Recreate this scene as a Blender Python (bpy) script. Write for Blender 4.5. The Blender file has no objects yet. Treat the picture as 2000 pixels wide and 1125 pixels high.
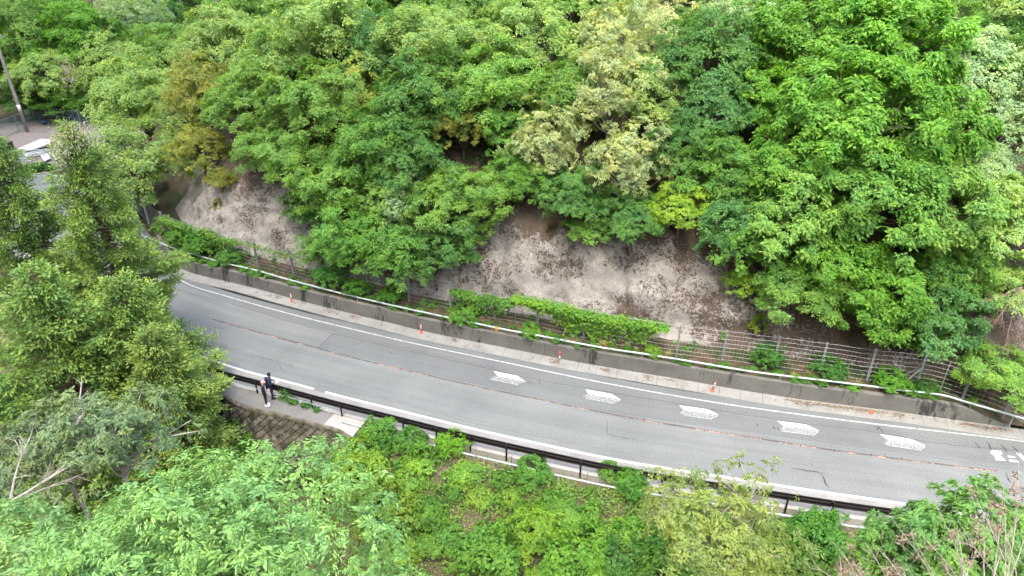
import bpy, bmesh, math, random
import numpy as np
from mathutils import Vector, Matrix
R = math.radians
sc = bpy.context.scene
COL = sc.collection

# ------------------------------------------------------------------ camera, sky, sun, exposure
CAM_H, PITCH, FPX = 25.0, 29.0, 1334.0
cam = bpy.data.cameras.new('camera'); camo = bpy.data.objects.new('camera', cam); COL.objects.link(camo)
cam.sensor_width = 36.0; cam.lens = 36.0 * FPX / 2000.0; cam.clip_end = 2000; cam.clip_start = 0.1
camo.location = (0, 0, CAM_H); camo.rotation_euler = (R(90 - PITCH), 0, 0)
sc.camera = camo
w = bpy.data.worlds.new('World'); sc.world = w; w.use_nodes = True
nt = w.node_tree; bg = nt.nodes['Background']
sky = nt.nodes.new('ShaderNodeTexSky'); sky.sky_type = 'NISHITA'; sky.sun_disc = False
SUN_EL, SUN_AZ = 58.0, 215.0
sky.sun_elevation = R(SUN_EL); sky.sun_rotation = R(SUN_AZ)
sky.air_density = 1.0; sky.dust_density = 8.0; sky.ozone_density = 0.6
nt.links.new(sky.outputs[0], bg.inputs[0]); bg.inputs[1].default_value = 0.15
sl = bpy.data.lights.new('sun', 'SUN'); so = bpy.data.objects.new('sun', sl); COL.objects.link(so)
sl.energy = 1.3; sl.angle = R(30); sl.color = (1.0, 0.99, 0.93)
# sun_rotation is measured from +Y towards +X
sd = Vector((math.sin(R(SUN_AZ)) * math.cos(R(SUN_EL)), math.cos(R(SUN_AZ)) * math.cos(R(SUN_EL)), math.sin(R(SUN_EL))))
so.rotation_euler = sd.to_track_quat('Z', 'Y').to_euler(); so.location = sd * 80
vs = sc.view_settings
vs.view_transform = 'Standard'; vs.look = 'None'; vs.exposure = 2.7; vs.gamma = 1.0; vs.use_curve_mapping = False
sc.render.engine = 'CYCLES'
cy = sc.cycles
cy.max_bounces = 5; cy.diffuse_bounces = 4; cy.glossy_bounces = 2; cy.transmission_bounces = 3; cy.transparent_max_bounces = 6
cy.use_denoising = True; cy.denoiser = 'OPENIMAGEDENOISE'; cy.denoising_input_passes = 'RGB_ALBEDO_NORMAL'; cy.denoising_prefilter = 'ACCURATE'; cy.caustics_reflective = False; cy.caustics_refractive = False

# ------------------------------------------------------------------ survey helpers
_p = R(PITCH)
FW = np.array([0, math.cos(_p), -math.sin(_p)]); UP = np.array([0, math.sin(_p), math.cos(_p)])
def ray(x, y):
    d = FW * FPX + np.array([1., 0, 0]) * (x - 1000) - UP * (y - 562.5)
    return d / FPX
def G(x, y, z=0.0):                       # photo point -> world point at height z
    d = ray(x, y); return np.array([0, 0, CAM_H]) + d * ((z - CAM_H) / d[2])
def GL(pts, z=0.0): return [G(a, b, z) for a, b in pts]
def cat(pts, step):                       # Catmull-Rom through points, evenly resampled
    P = np.array(pts, float); P = np.vstack([2 * P[0] - P[1], P, 2 * P[-1] - P[-2]]); out = []
    for i in range(1, len(P) - 2):
        a, b, c, d = P[i - 1:i + 3]
        for t in np.linspace(0, 1, 24, endpoint=False):
            out.append(.5 * (2 * b + (c - a) * t + (2 * a - 5 * b + 4 * c - d) * t * t + (3 * b - a - 3 * c + d) * t ** 3))
    out.append(P[-2]); out = np.array(out)
    L = np.r_[0, np.cumsum(np.linalg.norm(np.diff(out, axis=0), axis=1))]
    n = max(2, int(round(L[-1] / step)) + 1); q = np.linspace(0, L[-1], n)
    return np.stack([np.interp(q, L, out[:, k]) for k in range(out.shape[1])], 1)
def smooth(P, n):
    P = P.copy()
    for _ in range(n): P[1:-1] = .25 * P[:-2] + .5 * P[1:-1] + .25 * P[2:]
    return P
def nrm2(L):                              # left-hand normals of a polyline in xy
    t = np.gradient(L[:, :2], axis=0); t /= np.linalg.norm(t, axis=1)[:, None] + 1e-9
    return np.stack([-t[:, 1], t[:, 0]], 1)
def offs(L, o, z=None):
    q = L.copy(); q[:, :2] += nrm2(L) * (np.asarray(o)[:, None] if np.ndim(o) else o)
    if z is not None: q[:, 2] = z
    return q
def sdist(XY, L):                         # signed distance (+ = hill side) and station along L
    XY = np.asarray(XY, float); best = np.full(len(XY), 1e9); sg = np.zeros(len(XY)); ss = np.zeros(len(XY)); acc = 0
    for a, b in zip(L[:-1, :2], L[1:, :2]):
        e = b - a; l2 = e @ e; v = XY - a; t = np.clip((v @ e) / l2, 0, 1); q = v - t[:, None] * e
        dd = np.hypot(q[:, 0], q[:, 1]); m = dd < best - 1e-9
        best[m] = dd[m]; sg[m] = np.sign(e[0] * v[m, 1] - e[1] * v[m, 0]); ss[m] = acc + t[m] * math.sqrt(l2); acc += math.sqrt(l2)
    return best * sg, ss
def _hash(ix, iy, iz, s):
    with np.errstate(over='ignore'):
        h = (ix.astype(np.int64) * 374761393 + iy.astype(np.int64) * 668265263 + iz.astype(np.int64) * 2147483647 + s * 974634777) & 0xffffffff
        h = ((h ^ (h >> 13)) * 1274126177) & 0xffffffff
        h = ((h ^ (h >> 15)) * 2246822519) & 0xffffffff
    return ((h ^ (h >> 16)) & 0xffffff) / float(0xffffff)
def vn(P, s=0):                           # value noise -1..1
    P = np.asarray(P, float); i = np.floor(P).astype(np.int64); f = P - i; u = f * f * (3 - 2 * f); r = 0
    for dx in (0, 1):
        for dy in (0, 1):
            for dz in (0, 1):
                wt = (u[:, 0] if dx else 1 - u[:, 0]) * (u[:, 1] if dy else 1 - u[:, 1]) * (u[:, 2] if dz else 1 - u[:, 2])
                r = r + wt * _hash(i[:, 0] + dx, i[:, 1] + dy, i[:, 2] + dz, s)
    return r * 2 - 1
def fbm(P, o=4, s=0):
    P = np.asarray(P, float)
    return sum(vn(P * 2 ** k, s + k) * .5 ** k for k in range(o))
def sst(a, b, x): t = np.clip((x - a) / (b - a), 0, 1); return t * t * (3 - 2 * t)
def unit(v): v = np.asarray(v, float); return v / (np.linalg.norm(v, axis=-1, keepdims=True) + 1e-9)

# ------------------------------------------------------------------ materials
class NT:
    def __init__(s, name):
        s.m = bpy.data.materials.new(name); s.m.use_nodes = True; s.t = s.m.node_tree; s.n = s.t.nodes; s.b = s.n['Principled BSDF']; s.out = s.n['Material Output']
        s.b.inputs['Specular IOR Level'].default_value = .3
    def add(s, ty, **k):
        n = s.n.new(ty)
        for a, v in k.items(): setattr(n, a, v)
        return n
    def l(s, a, b): s.t.links.new(a, b)
    def co(s, kind='Object'): return s.add('ShaderNodeTexCoord').outputs[kind]
    def pos(s): return s.add('ShaderNodeNewGeometry').outputs['Position']
    def noise(s, co, scale, detail=4, rough=.6, dist=0):
        n = s.add('ShaderNodeTexNoise'); n.inputs['Scale'].default_value = scale; n.inputs['Detail'].default_value = detail
        n.inputs['Roughness'].default_value = rough; n.inputs['Distortion'].default_value = dist; s.l(co, n.inputs['Vector']); return n.outputs['Fac']
    def ramp(s, f, stops):
        n = s.add('ShaderNodeValToRGB'); e = n.color_ramp.elements
        while len(e) < len(stops): e.new(.5)
        for i, (p, c) in enumerate(stops): e[i].position = p; e[i].color = (c, c, c, 1) if isinstance(c, (int, float)) else (*c, 1)
        s.l(f, n.inputs[0]); return n.outputs[0]
    def mix(s, f, a, b, mode='MIX'):
        n = s.add('ShaderNodeMix', data_type='RGBA', blend_type=mode)
        for sock, v in ((n.inputs[0], f), (n.inputs[6], a), (n.inputs[7], b)):
            if isinstance(v, (int, float)): sock.default_value = v
            elif isinstance(v, tuple): sock.default_value = (*v, 1)
            else: s.l(v, sock)
        return n.outputs[2]
    def math(s, op, a, b=0):
        n = s.add('ShaderNodeMath', operation=op)
        for sock, v in ((n.inputs[0], a), (n.inputs[1], b)):
            if isinstance(v, (int, float)): sock.default_value = v
            else: s.l(v, sock)
        return n.outputs[0]
    def bump(s, h, strength=.4, dist=.02):
        n = s.add('ShaderNodeBump'); n.inputs['Strength'].default_value = strength; n.inputs['Distance'].default_value = dist
        s.l(h, n.inputs['Height']); s.l(n.outputs[0], s.b.inputs['Normal'])
    def fin(s, col, rough=.8, metal=0):
        if isinstance(col, tuple): s.b.inputs['Base Color'].default_value = (*col, 1)
        else: s.l(col, s.b.inputs['Base Color'])
        if isinstance(rough, (int, float)): s.b.inputs['Roughness'].default_value = rough
        else: s.l(rough, s.b.inputs['Roughness'])
        s.b.inputs['Metallic'].default_value = metal; return s.m

def m_plain(name, col, rough=.6, metal=0, var=.25, scale=6, dirt=None):
    n = NT(name); p = n.pos(); f = n.noise(p, scale, 5)
    c = n.mix(n.ramp(f, [(.3, 0.), (.7, 1.)]), tuple(x * (1 - var) for x in col), tuple(min(1, x * (1 + var)) for x in col))
    if dirt: c = n.mix(n.ramp(n.noise(p, scale * .5, 6, .7), [(.52, 0.), (.68, .8)]), c, dirt)
    return n.fin(c, rough, metal)

def m_leaf(name, trans=.46, gloss=.25, hue=.5):
    """leaf tissue: pigment from the plant's own colour, each leaf a little different"""
    n = NT(name); oi = n.add('ShaderNodeObjectInfo'); at = n.add('ShaderNodeAttribute', attribute_name='tone')
    tone = at.outputs['Fac']
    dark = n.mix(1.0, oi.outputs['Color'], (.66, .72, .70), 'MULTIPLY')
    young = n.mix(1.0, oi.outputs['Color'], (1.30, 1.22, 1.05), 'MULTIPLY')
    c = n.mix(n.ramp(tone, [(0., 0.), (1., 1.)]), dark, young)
    cl = n.noise(n.pos(), .9, 2)
    c = n.mix(n.ramp(cl, [(.36, 0.), (.64, 1.)]), n.mix(1.0, c, (.86, .92, 1.02), 'MULTIPLY'), n.mix(1.0, c, (1.24, 1.12, .9), 'MULTIPLY'))
    n.fin(c, .55); n.b.inputs['Specular IOR Level'].default_value = gloss
    tr = n.add('ShaderNodeBsdfTranslucent'); n.l(n.mix(1.0, c, (1.25, 1.2, .6), 'MULTIPLY'), tr.inputs['Color'])
    mx = n.add('ShaderNodeMixShader'); mx.inputs[0].default_value = trans
    n.l(n.b.outputs[0], mx.inputs[1]); n.l(tr.outputs[0], mx.inputs[2]); n.l(mx.outputs[0], n.out.inputs[0])
    return n.m

def m_asphalt():
    n = NT('asphalt'); uv = n.co('UV'); sep = n.add('ShaderNodeSeparateXYZ'); n.l(uv, sep.inputs[0]); s_, t_ = sep.outputs[0], sep.outputs[1]
    p = n.pos()
    big = n.noise(p, .25, 4); grain = n.noise(p, 13, 5, .85); st = n.add('ShaderNodeMapping'); n.l(uv, st.inputs[0]); st.inputs['Scale'].default_value = (.05, 1.6, 1)
    streak = n.noise(st.outputs[0], 1.0, 4)
    lane = n.ramp(n.math('MULTIPLY', t_, .1), [(0., (.128, .138, .136)), (.372, (.128, .138, .136)), (.378, (.108, .117, .118)), (1., (.105, .114, .115))])
    # older, paler resurfacing in the hill-side lane west of the transverse joint
    pa = n.math('MULTIPLY', n.math('LESS_THAN', s_, PATCH_S), n.math('MULTIPLY', n.math('GREATER_THAN', t_, 3.75), n.math('LESS_THAN', t_, 5.75)))
    c = n.mix(pa, lane, (.132, .142, .138))
    c = n.mix(n.ramp(big, [(.3, 0.), (.7, 1.)]), n.mix(1., c, (.9, .9, .9), 'MULTIPLY'), n.mix(1., c, (1.1, 1.1, 1.09), 'MULTIPLY'))
    c = n.mix(n.ramp(streak, [(.35, 0.), (.65, 1.)]), n.mix(1., c, (.9, .91, .92), 'MULTIPLY'), n.mix(1., c, (1.08, 1.08, 1.07), 'MULTIPLY'))
    c = n.mix(n.ramp(grain, [(.25, 0.), (.75, 1.)]), n.mix(1., c, (.5, .5, .51), 'MULTIPLY'), n.mix(1., c, (1.55, 1.55, 1.53), 'MULTIPLY'))
    chips = n.noise(p, 20, 2, .5)
    c = n.mix(n.ramp(chips, [(.68, 0.), (.74, .6)]), c, (.34, .34, .33))
    n.bump(grain, .35, .01)
    return n.fin(c, .88)

def m_paint(name, col, wear, base=(.105, .112, .108), scale=3.0):
    n = NT(name); p = n.pos()
    a = n.noise(p, scale, 8, .75); b = n.noise(p, scale * 9, 4, .8)
    f = n.math('ADD', n.math('MULTIPLY', a, .6), n.math('MULTIPLY', b, .4))
    c = n.mix(n.ramp(f, [(wear - .03, 0.), (wear + .03, 1.)]), base, col)
    return n.fin(c, .75)

def m_concrete(name, col, dark=(.05, .048, .042), amt=.55, streaks=True, moss=None, each=0):
    n = NT(name); p = n.pos()
    c = n.mix(n.ramp(n.noise(p, .8, 6, .65), [(.3, 0.), (.72, 1.)]), tuple(x * .8 for x in col), tuple(x * 1.18 for x in col))
    c = n.mix(n.ramp(n.noise(p, 14, 5, .75), [(.3, 0.), (.7, 1.)]), n.mix(1., c, (.78, .78, .78), 'MULTIPLY'), n.mix(1., c, (1.15, 1.15, 1.14), 'MULTIPLY'))
    if streaks:
        mp = n.add('ShaderNodeMapping'); mp.inputs['Scale'].default_value = (1.3, 1.3, .28); n.l(p, mp.inputs[0])
        a = n.noise(mp.outputs[0], .55, 3, .6); b = n.noise(mp.outputs[0], 4.5, 6, .8)
        f = n.math('ADD', n.math('MULTIPLY', a, .55), n.math('MULTIPLY', b, .45))
        c = n.mix(n.ramp(f, [(amt, 0.), (amt + .06, .92)]), c, dark)
    if moss: c = n.mix(n.ramp(n.noise(p, 2.2, 7, .7), [(.46, 0.), (.58, .85)]), c, moss)
    if each: c = n.mix(n.ramp(n.add('ShaderNodeObjectInfo').outputs['Random'], [(0., 0.), (1., 1.)]), n.mix(1., c, (1 - each,) * 3, 'MULTIPLY'), n.mix(1., c, (1 + each, 1 + each, 1 + each * .9), 'MULTIPLY'))
    n.bump(n.noise(p, 30, 5, .7), .4, .015)
    return n.fin(c, .92)

def m_rock():
    n = NT('weathered_rock'); p = n.pos()
    at = n.add('ShaderNodeAttribute', attribute_name='litter').outputs['Fac']
    c = n.ramp(n.noise(p, .6, 8, .65), [(.3, (.195, .187, .172)), (.5, (.25, .24, .222)), (.7, (.3, .289, .268))])
    c = n.mix(n.ramp(n.noise(p, 7, 6, .8), [(.3, 0.), (.7, 1.)]), n.mix(1., c, (.8, .8, .8), 'MULTIPLY'), n.mix(1., c, (1.12, 1.12, 1.11), 'MULTIPLY'))
    c = n.mix(n.ramp(n.noise(p, .8, 6, .75), [(.54, 0.), (.64, .5)]), c, (.15, .152, .15))
    sm = n.add('ShaderNodeMapping'); sm.inputs['Scale'].default_value = (1.1, 1.1, .16); n.l(p, sm.inputs[0])
    c = n.mix(n.ramp(n.noise(sm.outputs[0], 1.4, 5, .7), [(.56, 0.), (.66, .45)]), c, (.12, .105, .09))
    c = n.mix(n.ramp(n.noise(p, 9, 5, .85), [(.545, 0.), (.585, .7)]), c, (.12, .105, .09))
    # clinging litter and lichen in small ragged flecks, thicker where the survey found it
    fl = n.noise(p, 4.3, 8, .8, 1.2); clu = n.math('MULTIPLY', n.math('SUBTRACT', n.noise(p, .55, 4, .6), .5), .4)
    th = n.math('ADD', n.math('ADD', fl, clu), n.math('MULTIPLY', at, .22))
    k = n.ramp(th, [(.535, 0.), (.55, .9)])
    lc = n.ramp(n.noise(p, 9, 3), [(.35, (.03, .023, .018)), (.6, (.075, .05, .034)), (.75, (.045, .048, .024))])
    c = n.mix(k, c, lc)
    h = n.math('ADD', n.noise(p, 2.5, 9, .75), n.math('MULTIPLY', k, .35))
    n.bump(h, .6, .1)
    return n.fin(c, .95)

def m_soil(name, a=(.05, .036, .025), b=(.11, .082, .058), g=None, gs=.9, gt=.5):
    n = NT(name); p = n.pos()
    c = n.mix(n.ramp(n.noise(p, 2.2, 9, .75), [(.3, 0.), (.7, 1.)]), a, b)
    c = n.mix(n.ramp(n.noise(p, 17, 4, .8), [(.3, 0.), (.7, 1.)]), n.mix(1., c, (.55, .55, .55), 'MULTIPLY'), n.mix(1., c, (1.5, 1.45, 1.4), 'MULTIPLY'))
    if g: c = n.mix(n.ramp(n.noise(p, gs, 6, .7), [(gt - .05, 0.), (gt + .07, 1.)]), c, g)
    n.bump(n.noise(p, 6, 8, .75), .9, .1)
    return n.fin(c, .97)

# ------------------------------------------------------------------ mesh helpers
def link(name, me, parent=None, mat=None, color=None):
    o = bpy.data.objects.new(name, me); COL.objects.link(o)
    if mat is not None and me is not None and len(me.materials) == 0: me.materials.append(mat)
    if parent is not None: o.parent = parent
    if color is not None: o.color = (*color, 1)
    return o
def tag(o, label=None, cat=None, group=None, kind=None):
    for k, v in (('label', label), ('category', cat), ('group', group), ('kind', kind)):
        if v: o[k] = v
    return o
def empty(name, loc=(0, 0, 0), rz=0, sc_=(1, 1, 1)):
    o = bpy.data.objects.new(name, None); COL.objects.link(o); o.location = loc; o.rotation_euler = (0, 0, rz); o.scale = sc_
    o.empty_display_size = .2; return o
def qmesh(name, V, Q, mat=None, smooth_=False, tone=None, uv=None, attr=None):
    V = np.asarray(V, np.float32); Q = np.asarray(Q, np.int32); me = bpy.data.meshes.new(name); k = Q.shape[1]
    me.vertices.add(len(V)); me.vertices.foreach_set('co', V.ravel()); me.loops.add(Q.size); me.loops.foreach_set('vertex_index', Q.ravel())
    me.polygons.add(len(Q)); me.polygons.foreach_set('loop_start', np.arange(0, Q.size, k, dtype=np.int32))
    if smooth_: me.polygons.foreach_set('use_smooth', np.ones(len(Q), bool))
    me.update(calc_edges=True)
    if tone is not None:
        a = me.attributes.new('tone', 'FLOAT', 'FACE'); a.data.foreach_set('value', np.asarray(tone, np.float32))
    if attr is not None:
        a = me.attributes.new(attr[0], 'FLOAT', 'POINT'); a.data.foreach_set('value', np.asarray(attr[1], np.float32))
    if uv is not None:
        l = me.uv_layers.new(name='UVMap'); l.data.foreach_set('uv', np.asarray(uv, np.float32)[Q.ravel()].ravel())
    if mat: me.materials.append(mat)
    return me
def grid_faces(nu, nv, flip=False):
    a = np.arange(nu * nv).reshape(nu, nv); q = np.stack([a[:-1, :-1], a[1:, :-1], a[1:, 1:], a[:-1, 1:]], -1).reshape(-1, 4)
    return q[:, ::-1] if flip else q
class MB:
    def __init__(s): s.v = []; s.f = []; s.mi = []
    def add(s, V, F, mi=0):
        o = len(s.v); s.v += [tuple(map(float, x)) for x in V]; s.f += [tuple(int(i) + o for i in q) for q in F]; s.mi += [mi] * len(F); return s
    def box(s, c, size, rot=None, mi=0, taper=1.0):
        hx, hy, hz = [k / 2 for k in size]
        V = [Vector((sx * hx * (taper if sz > 0 else 1), sy * hy * (taper if sz > 0 else 1), sz * hz)) for sz in (-1, 1) for sx, sy in ((-1, -1), (1, -1), (1, 1), (-1, 1))]
        if rot is not None: V = [rot @ v for v in V]
        V = [v + Vector(c) for v in V]
        return s.add(V, [(3, 2, 1, 0), (4, 5, 6, 7), (0, 1, 5, 4), (1, 2, 6, 5), (2, 3, 7, 6), (3, 0, 4, 7)], mi)
    def tube(s, pts, rad, n=8, cap=True, mi=0):
        P = np.array(pts, float); rad = np.full(len(P), rad) if np.ndim(rad) == 0 else np.asarray(rad); t = unit(np.gradient(P, axis=0))
        ref = np.array([0, 0, 1.]) if abs(t[0][2]) < .9 else np.array([1., 0, 0]); V = []
        for i in range(len(P)):
            u = unit(np.cross(ref, t[i])); v = np.cross(t[i], u); ref = v
            a = np.linspace(0, 2 * np.pi, n, endpoint=False); V.append(P[i] + rad[i] * (np.cos(a)[:, None] * u + np.sin(a)[:, None] * v))
        V = np.concatenate(V); F = []
        for i in range(len(P) - 1):
            for k in range(n): F.append((i * n + k, i * n + (k + 1) % n, (i + 1) * n + (k + 1) % n, (i + 1) * n + k))
        if cap: F.append(tuple(range(n))[::-1]); F.append(tuple((len(P) - 1) * n + k for k in range(n)))
        return s.add(V, F, mi)
    def lathe(s, prof, c=(0, 0, 0), n=14, mi=0):
        V = [(c[0] + r * math.cos(a), c[1] + r * math.sin(a), c[2] + z) for r, z in prof for a in np.linspace(0, 2 * math.pi, n, endpoint=False)]
        F = [(i * n + k, i * n + (k + 1) % n, (i + 1) * n + (k + 1) % n, (i + 1) * n + k) for i in range(len(prof) - 1) for k in range(n)]
        F += [tuple(range(n))[::-1], tuple((len(prof) - 1) * n + k for k in range(n))]
        return s.add(V, F, mi)
    def mesh(s, name, mats, smooth_=False):
        me = bpy.data.meshes.new(name); me.from_pydata(s.v, [], s.f)
        for m in (mats if isinstance(mats, (list, tuple)) else [mats]): me.materials.append(m)
        me.polygons.foreach_set('material_index', np.array(s.mi, np.int32))
        if smooth_: me.polygons.foreach_set('use_smooth', np.ones(len(s.f), bool))
        me.update(); return me
    def obj(s, name, mats, parent=None, smooth_=False): return link(name, s.mesh(name, mats, smooth_), parent)
def rotz(a): return Matrix.Rotation(a, 3, 'Z')
def frame(dirv):                           # rotation whose X runs along dirv, Z up-ish
    x = Vector(dirv).normalized(); y = Vector((0, 0, 1)).cross(x).normalized(); z = x.cross(y); return Matrix((x, y, z)).transposed()

# ------------------------------------------------------------------ measured lines
wb = [(337,521),(471,558),(567,585),(647,606),(727,625),(850,655),(978,680),(1063,698),(1143,713),(1350,748),(1530,779),(1730,804),(1850,821),(2000,843)]
hw = [(348,544),(428,574),(559,611),(647,633),(800,669),(973,705),(1170,746),(1390,785),(1582,812),(1742,832),(2000,862)]
nw = [(454,717),(537,739),(622,762),(678,777),(777,801),(930,839),(1116,880),(1212,900),(1335,920),(1497,944),(1630,965),(1750,981)]
cl = [(415,624),(460,637),(678,696),(830,732),(930,755),(1100,790),(1250,820),(1474,856),(1642,882),(1850,909),(1950,921)]
LEFT = [(-55,120),(-50.5,97),(-46.5,82),(-40.3,67.5),(-32.6,56.5)]
W0 = [(*p, 0) for p in LEFT] + GL(wb) + [(36, 27.6, 0), (48, 26.6, 0), (70, 27, 0)]
WL = smooth(cat(W0, .5), 20)               # foot of the hill-side wall
nn = GL(nw)
ROADL = [(-95,92),(-72,80),(-55,72.5),(-43.5,63.5),(-34,53.5),(-27.6,45.6)]
N0 = [(-92,84,0),(-68,72.5,0),(-54,63.5,0),(-44,54.5,0),(-35,46.2,0),(-26,39.4,0)] + nn + [(28, 21.6, 0), (45, 19.6, 0), (70, 19.5, 0)]
NL = smooth(cat(N0, .5), 10)               # near-side white edge line
H0 = [(-89,89.5,0),(-66,77.5,0),(-49,70,0),(-39.5,63.2,0),(-32.5,54.8,0)] + GL(hw) + [(36, 25.9, 0), (48, 25, 0), (70, 25.4, 0)]
HL = smooth(cat(H0, .5), 10)
CL_ = smooth(cat(GL(cl), .5), 6)
WLc, NLc = np.vstack([WL[::5], WL[-1:]]), np.vstack([NL[::5], NL[-1:]])

PLAT_X1 = G(689, 853)[0]                  # platform ends here
def hill_prof(d):
    return np.interp(d, [-1, 0, .25, 1.5, 2.6, 3.2, 5.2, 6.4, 8, 12, 40, 80, 200], [-.3, -.3, 1.0, 1.08, 1.45, 2.3, 6.0, 7.2, 8.0, 9.6, 20, 32, 50])
def hill_prof_soft(d):                     # the forested flank beyond the bare rock
    return np.interp(d, [-1, 0, .25, 1.5, 3, 8, 12, 40, 80, 200], [-.3, -.3, .6, .9, 1.8, 5.5, 7.5, 19, 31, 48])
def T(XY, low=False):
    XY = np.asarray(XY, float).reshape(-1, 2); x, y = XY[:, 0], XY[:, 1]; P3 = np.c_[XY, np.zeros(len(XY))]
    d, s = sdist(XY, WLc); dn, _ = sdist(XY, NLc); dn = -dn
    k = sst(54, 61, y) * sst(-27, -32, x)
    hz = hill_prof(d) * (1 - k) + hill_prof_soft(d) * k
    hz = hz + sst(5, 14, d) * (fbm(P3 * .09, 3, 5) * 1.6 + fbm(P3 * .5, 3, 9) * .25)
    if low: hz = np.where((d > -.5) & (d < 7.4), np.maximum(-.3, hz - 1.3), hz)
    back = -.06 + np.minimum(45, np.maximum(0, (y - 93) * .5 + (x + 58) * .10) * sst(90, 97, y) + np.maximum(0, -(x + 76)) * .3)
    z = np.maximum(hz, np.where(d < .1, back, -9))
    # near side bank
    o0 = 2.5
    drop = 3.1 * sst(PLAT_X1 + .1, PLAT_X1 - 1.6, x)
    bank = -.45 - drop * (1 if not low else 1.12) - np.maximum(0, dn - o0) * .86 + fbm(P3 * .3, 3, 21) * .35 * sst(2.6, 5, dn)
    near = -7.5 + np.maximum(0, 17 - y) * .55 + np.maximum(0, -x - 8) * .02 * np.maximum(0, 22 - y) + fbm(P3 * .15, 3, 31) * .8
    bz = np.maximum(bank, near)
    z = np.where(dn > 1.75, np.where(dn < 2.4, np.minimum(-.35, bz + .05), bz), z)
    if low: z = np.where((dn > -8.2) & (dn <= 1.75), np.minimum(z, -.3), z)
    return z
def T1(x, y): return float(T([[x, y]])[0])

# ------------------------------------------------------------------ material library
PATCH_S = 0.0
_s = sdist([G(635, 666)[:2]], NL)[1][0]; PATCH_S = float(_s)
M = dict(
    twig=m_plain('brown_twig', (.17, .12, .095), .9, 0, .3, 9),
    faded_paint=m_paint('faded_white_road_paint', (.33, .335, .33), .45),
    asphalt=m_asphalt(), white_paint=m_paint('worn_white_road_paint', (.48, .485, .475), .42), orange_paint=m_paint('worn_orange_line_paint', (.42, .235, .165), .53, (.075, .07, .07), 1.1),
    arrow_paint=m_paint('flaking_white_road_paint', (.45, .46, .46), .435, (.108, .117, .118), 13.0), arrow_worn=m_paint('scuffed_white_road_paint', (.4, .41, .41), .515, (.108, .117, .118), 13.0),
    shoulder=m_concrete('pale_shoulder_concrete', (.2, .2, .19), streaks=False), gutter=m_concrete('gutter_concrete', (.195, .198, .187), (.095, .085, .066), .57),
    wall=m_concrete('stained_wall_concrete', (.118, .118, .108), (.02, .02, .019), .54), platform=m_concrete('footway_concrete', (.15, .15, .14), streaks=False), newslab=m_concrete('clean_slab_concrete', (.3, .292, .27), streaks=False),
    stone=m_concrete('mossy_block_stone', (.13, .118, .098), streaks=False, moss=(.04, .042, .02), each=.4), mortar=m_soil('dark_joint_moss', (.02, .018, .012), (.05, .042, .03)),
    rock=m_rock(), soil=m_soil('forest_floor', g=(.03, .045, .015)), banksoil=m_soil('bank_soil', (.08, .062, .045), (.19, .15, .115)), crack=m_plain('crack_tar', (.032, .032, .034), .85),
    seam=m_plain('asphalt_seam', (.055, .057, .06), .85, var=.4), white_metal=m_plain('galvanised_white_pipe', (.33, .39, .385), .45, .1, .18, 3, (.25, .25, .22)),
    black_metal=m_plain('dark_brown_coated_steel', (.018, .016, .016), .38, .2, .2), steel=m_plain('dull_galvanised_steel', (.27, .295, .3), .5, .35, .2), wire=m_plain('fence_wire_steel', (.24, .26, .265), .5, .3, .15),
    orange=m_plain('orange_plastic', (.62, .075, .035), .5), whiteband=m_plain('white_reflective_band', (.75, .75, .75), .4), green=m_plain('green_reflective_tape', (.03, .5, .16), .4), yellow=m_plain('amber_reflector', (.6, .25, .03), .4),
    bark=m_plain('grey_brown_bark', (.09, .07, .055), .9, 0, .4, 9), palebark=m_plain('pale_grey_bark', (.34, .31, .28), .9, 0, .3, 9), cedarbark=m_plain('reddish_cedar_bark', (.1, .062, .045), .9, 0, .35, 7), dry=m_plain('dry_stalk', (.29, .265, .225), .9, 0, .3, 9),
    seed=m_plain('dry_brown_seed_head', (.24, .175, .13), .9, 0, .4, 20), leaf=m_leaf('broad_leaf'), needle=m_leaf('cedar_frond', .2, .15), gloss=m_leaf('glossy_leaf', .3, .35), grass=m_leaf('grass_blade', .3, .2), flower=m_leaf('flower_petal', .4, .1),
    litter=m_plain('dead_leaves', (.16, .115, .075), .95, 0, .5, 12), pole=m_plain('utility_pole_concrete', (.27, .245, .225), .85, 0, .2), cable=m_plain('black_cable', (.02, .02, .02), .6),
    board=m_plain('white_sheet_panel', (.42, .425, .43), .5, 0, .1), rust=m_plain('rusty_steel', (.2, .12, .09), .8, .2, .4), blue=m_plain('blue_tarp', (.06, .25, .5), .6), yard=m_soil('yard_gravel', (.12, .11, .105), (.2, .185, .175)), path=m_soil('pale_dirt_path', (.25, .21, .17), (.36, .31, .26)), darkbox=m_plain('dark_metal_box', (.04, .035, .035), .6),
    netm=m_plain('green_mesh_fence_wire', (.16, .25, .24), .6, .2), navy=m_plain('navy_cloth', (.016, .02, .036), .85, 0, .4, 30), navy2=m_plain('dark_blue_cloth', (.02, .028, .05), .85, 0, .4, 30), skin=m_plain('skin', (.5, .3, .23), .6, 0, .08), hair=m_plain('black_hair', (.012, .01, .01), .6), shoe=m_plain('white_shoe_leather', (.7, .7, .68), .5), blackshoe=m_plain('black_shoe_leather', (.02, .02, .02), .5), paper=m_plain('white_paper', (.8, .8, .8), .6, 0, .05), silver=m_plain('silver_strap', (.4, .43, .47), .5), peach=m_plain('pale_pink_cap_cloth', (.62, .36, .3), .7, 0, .1))

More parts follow.
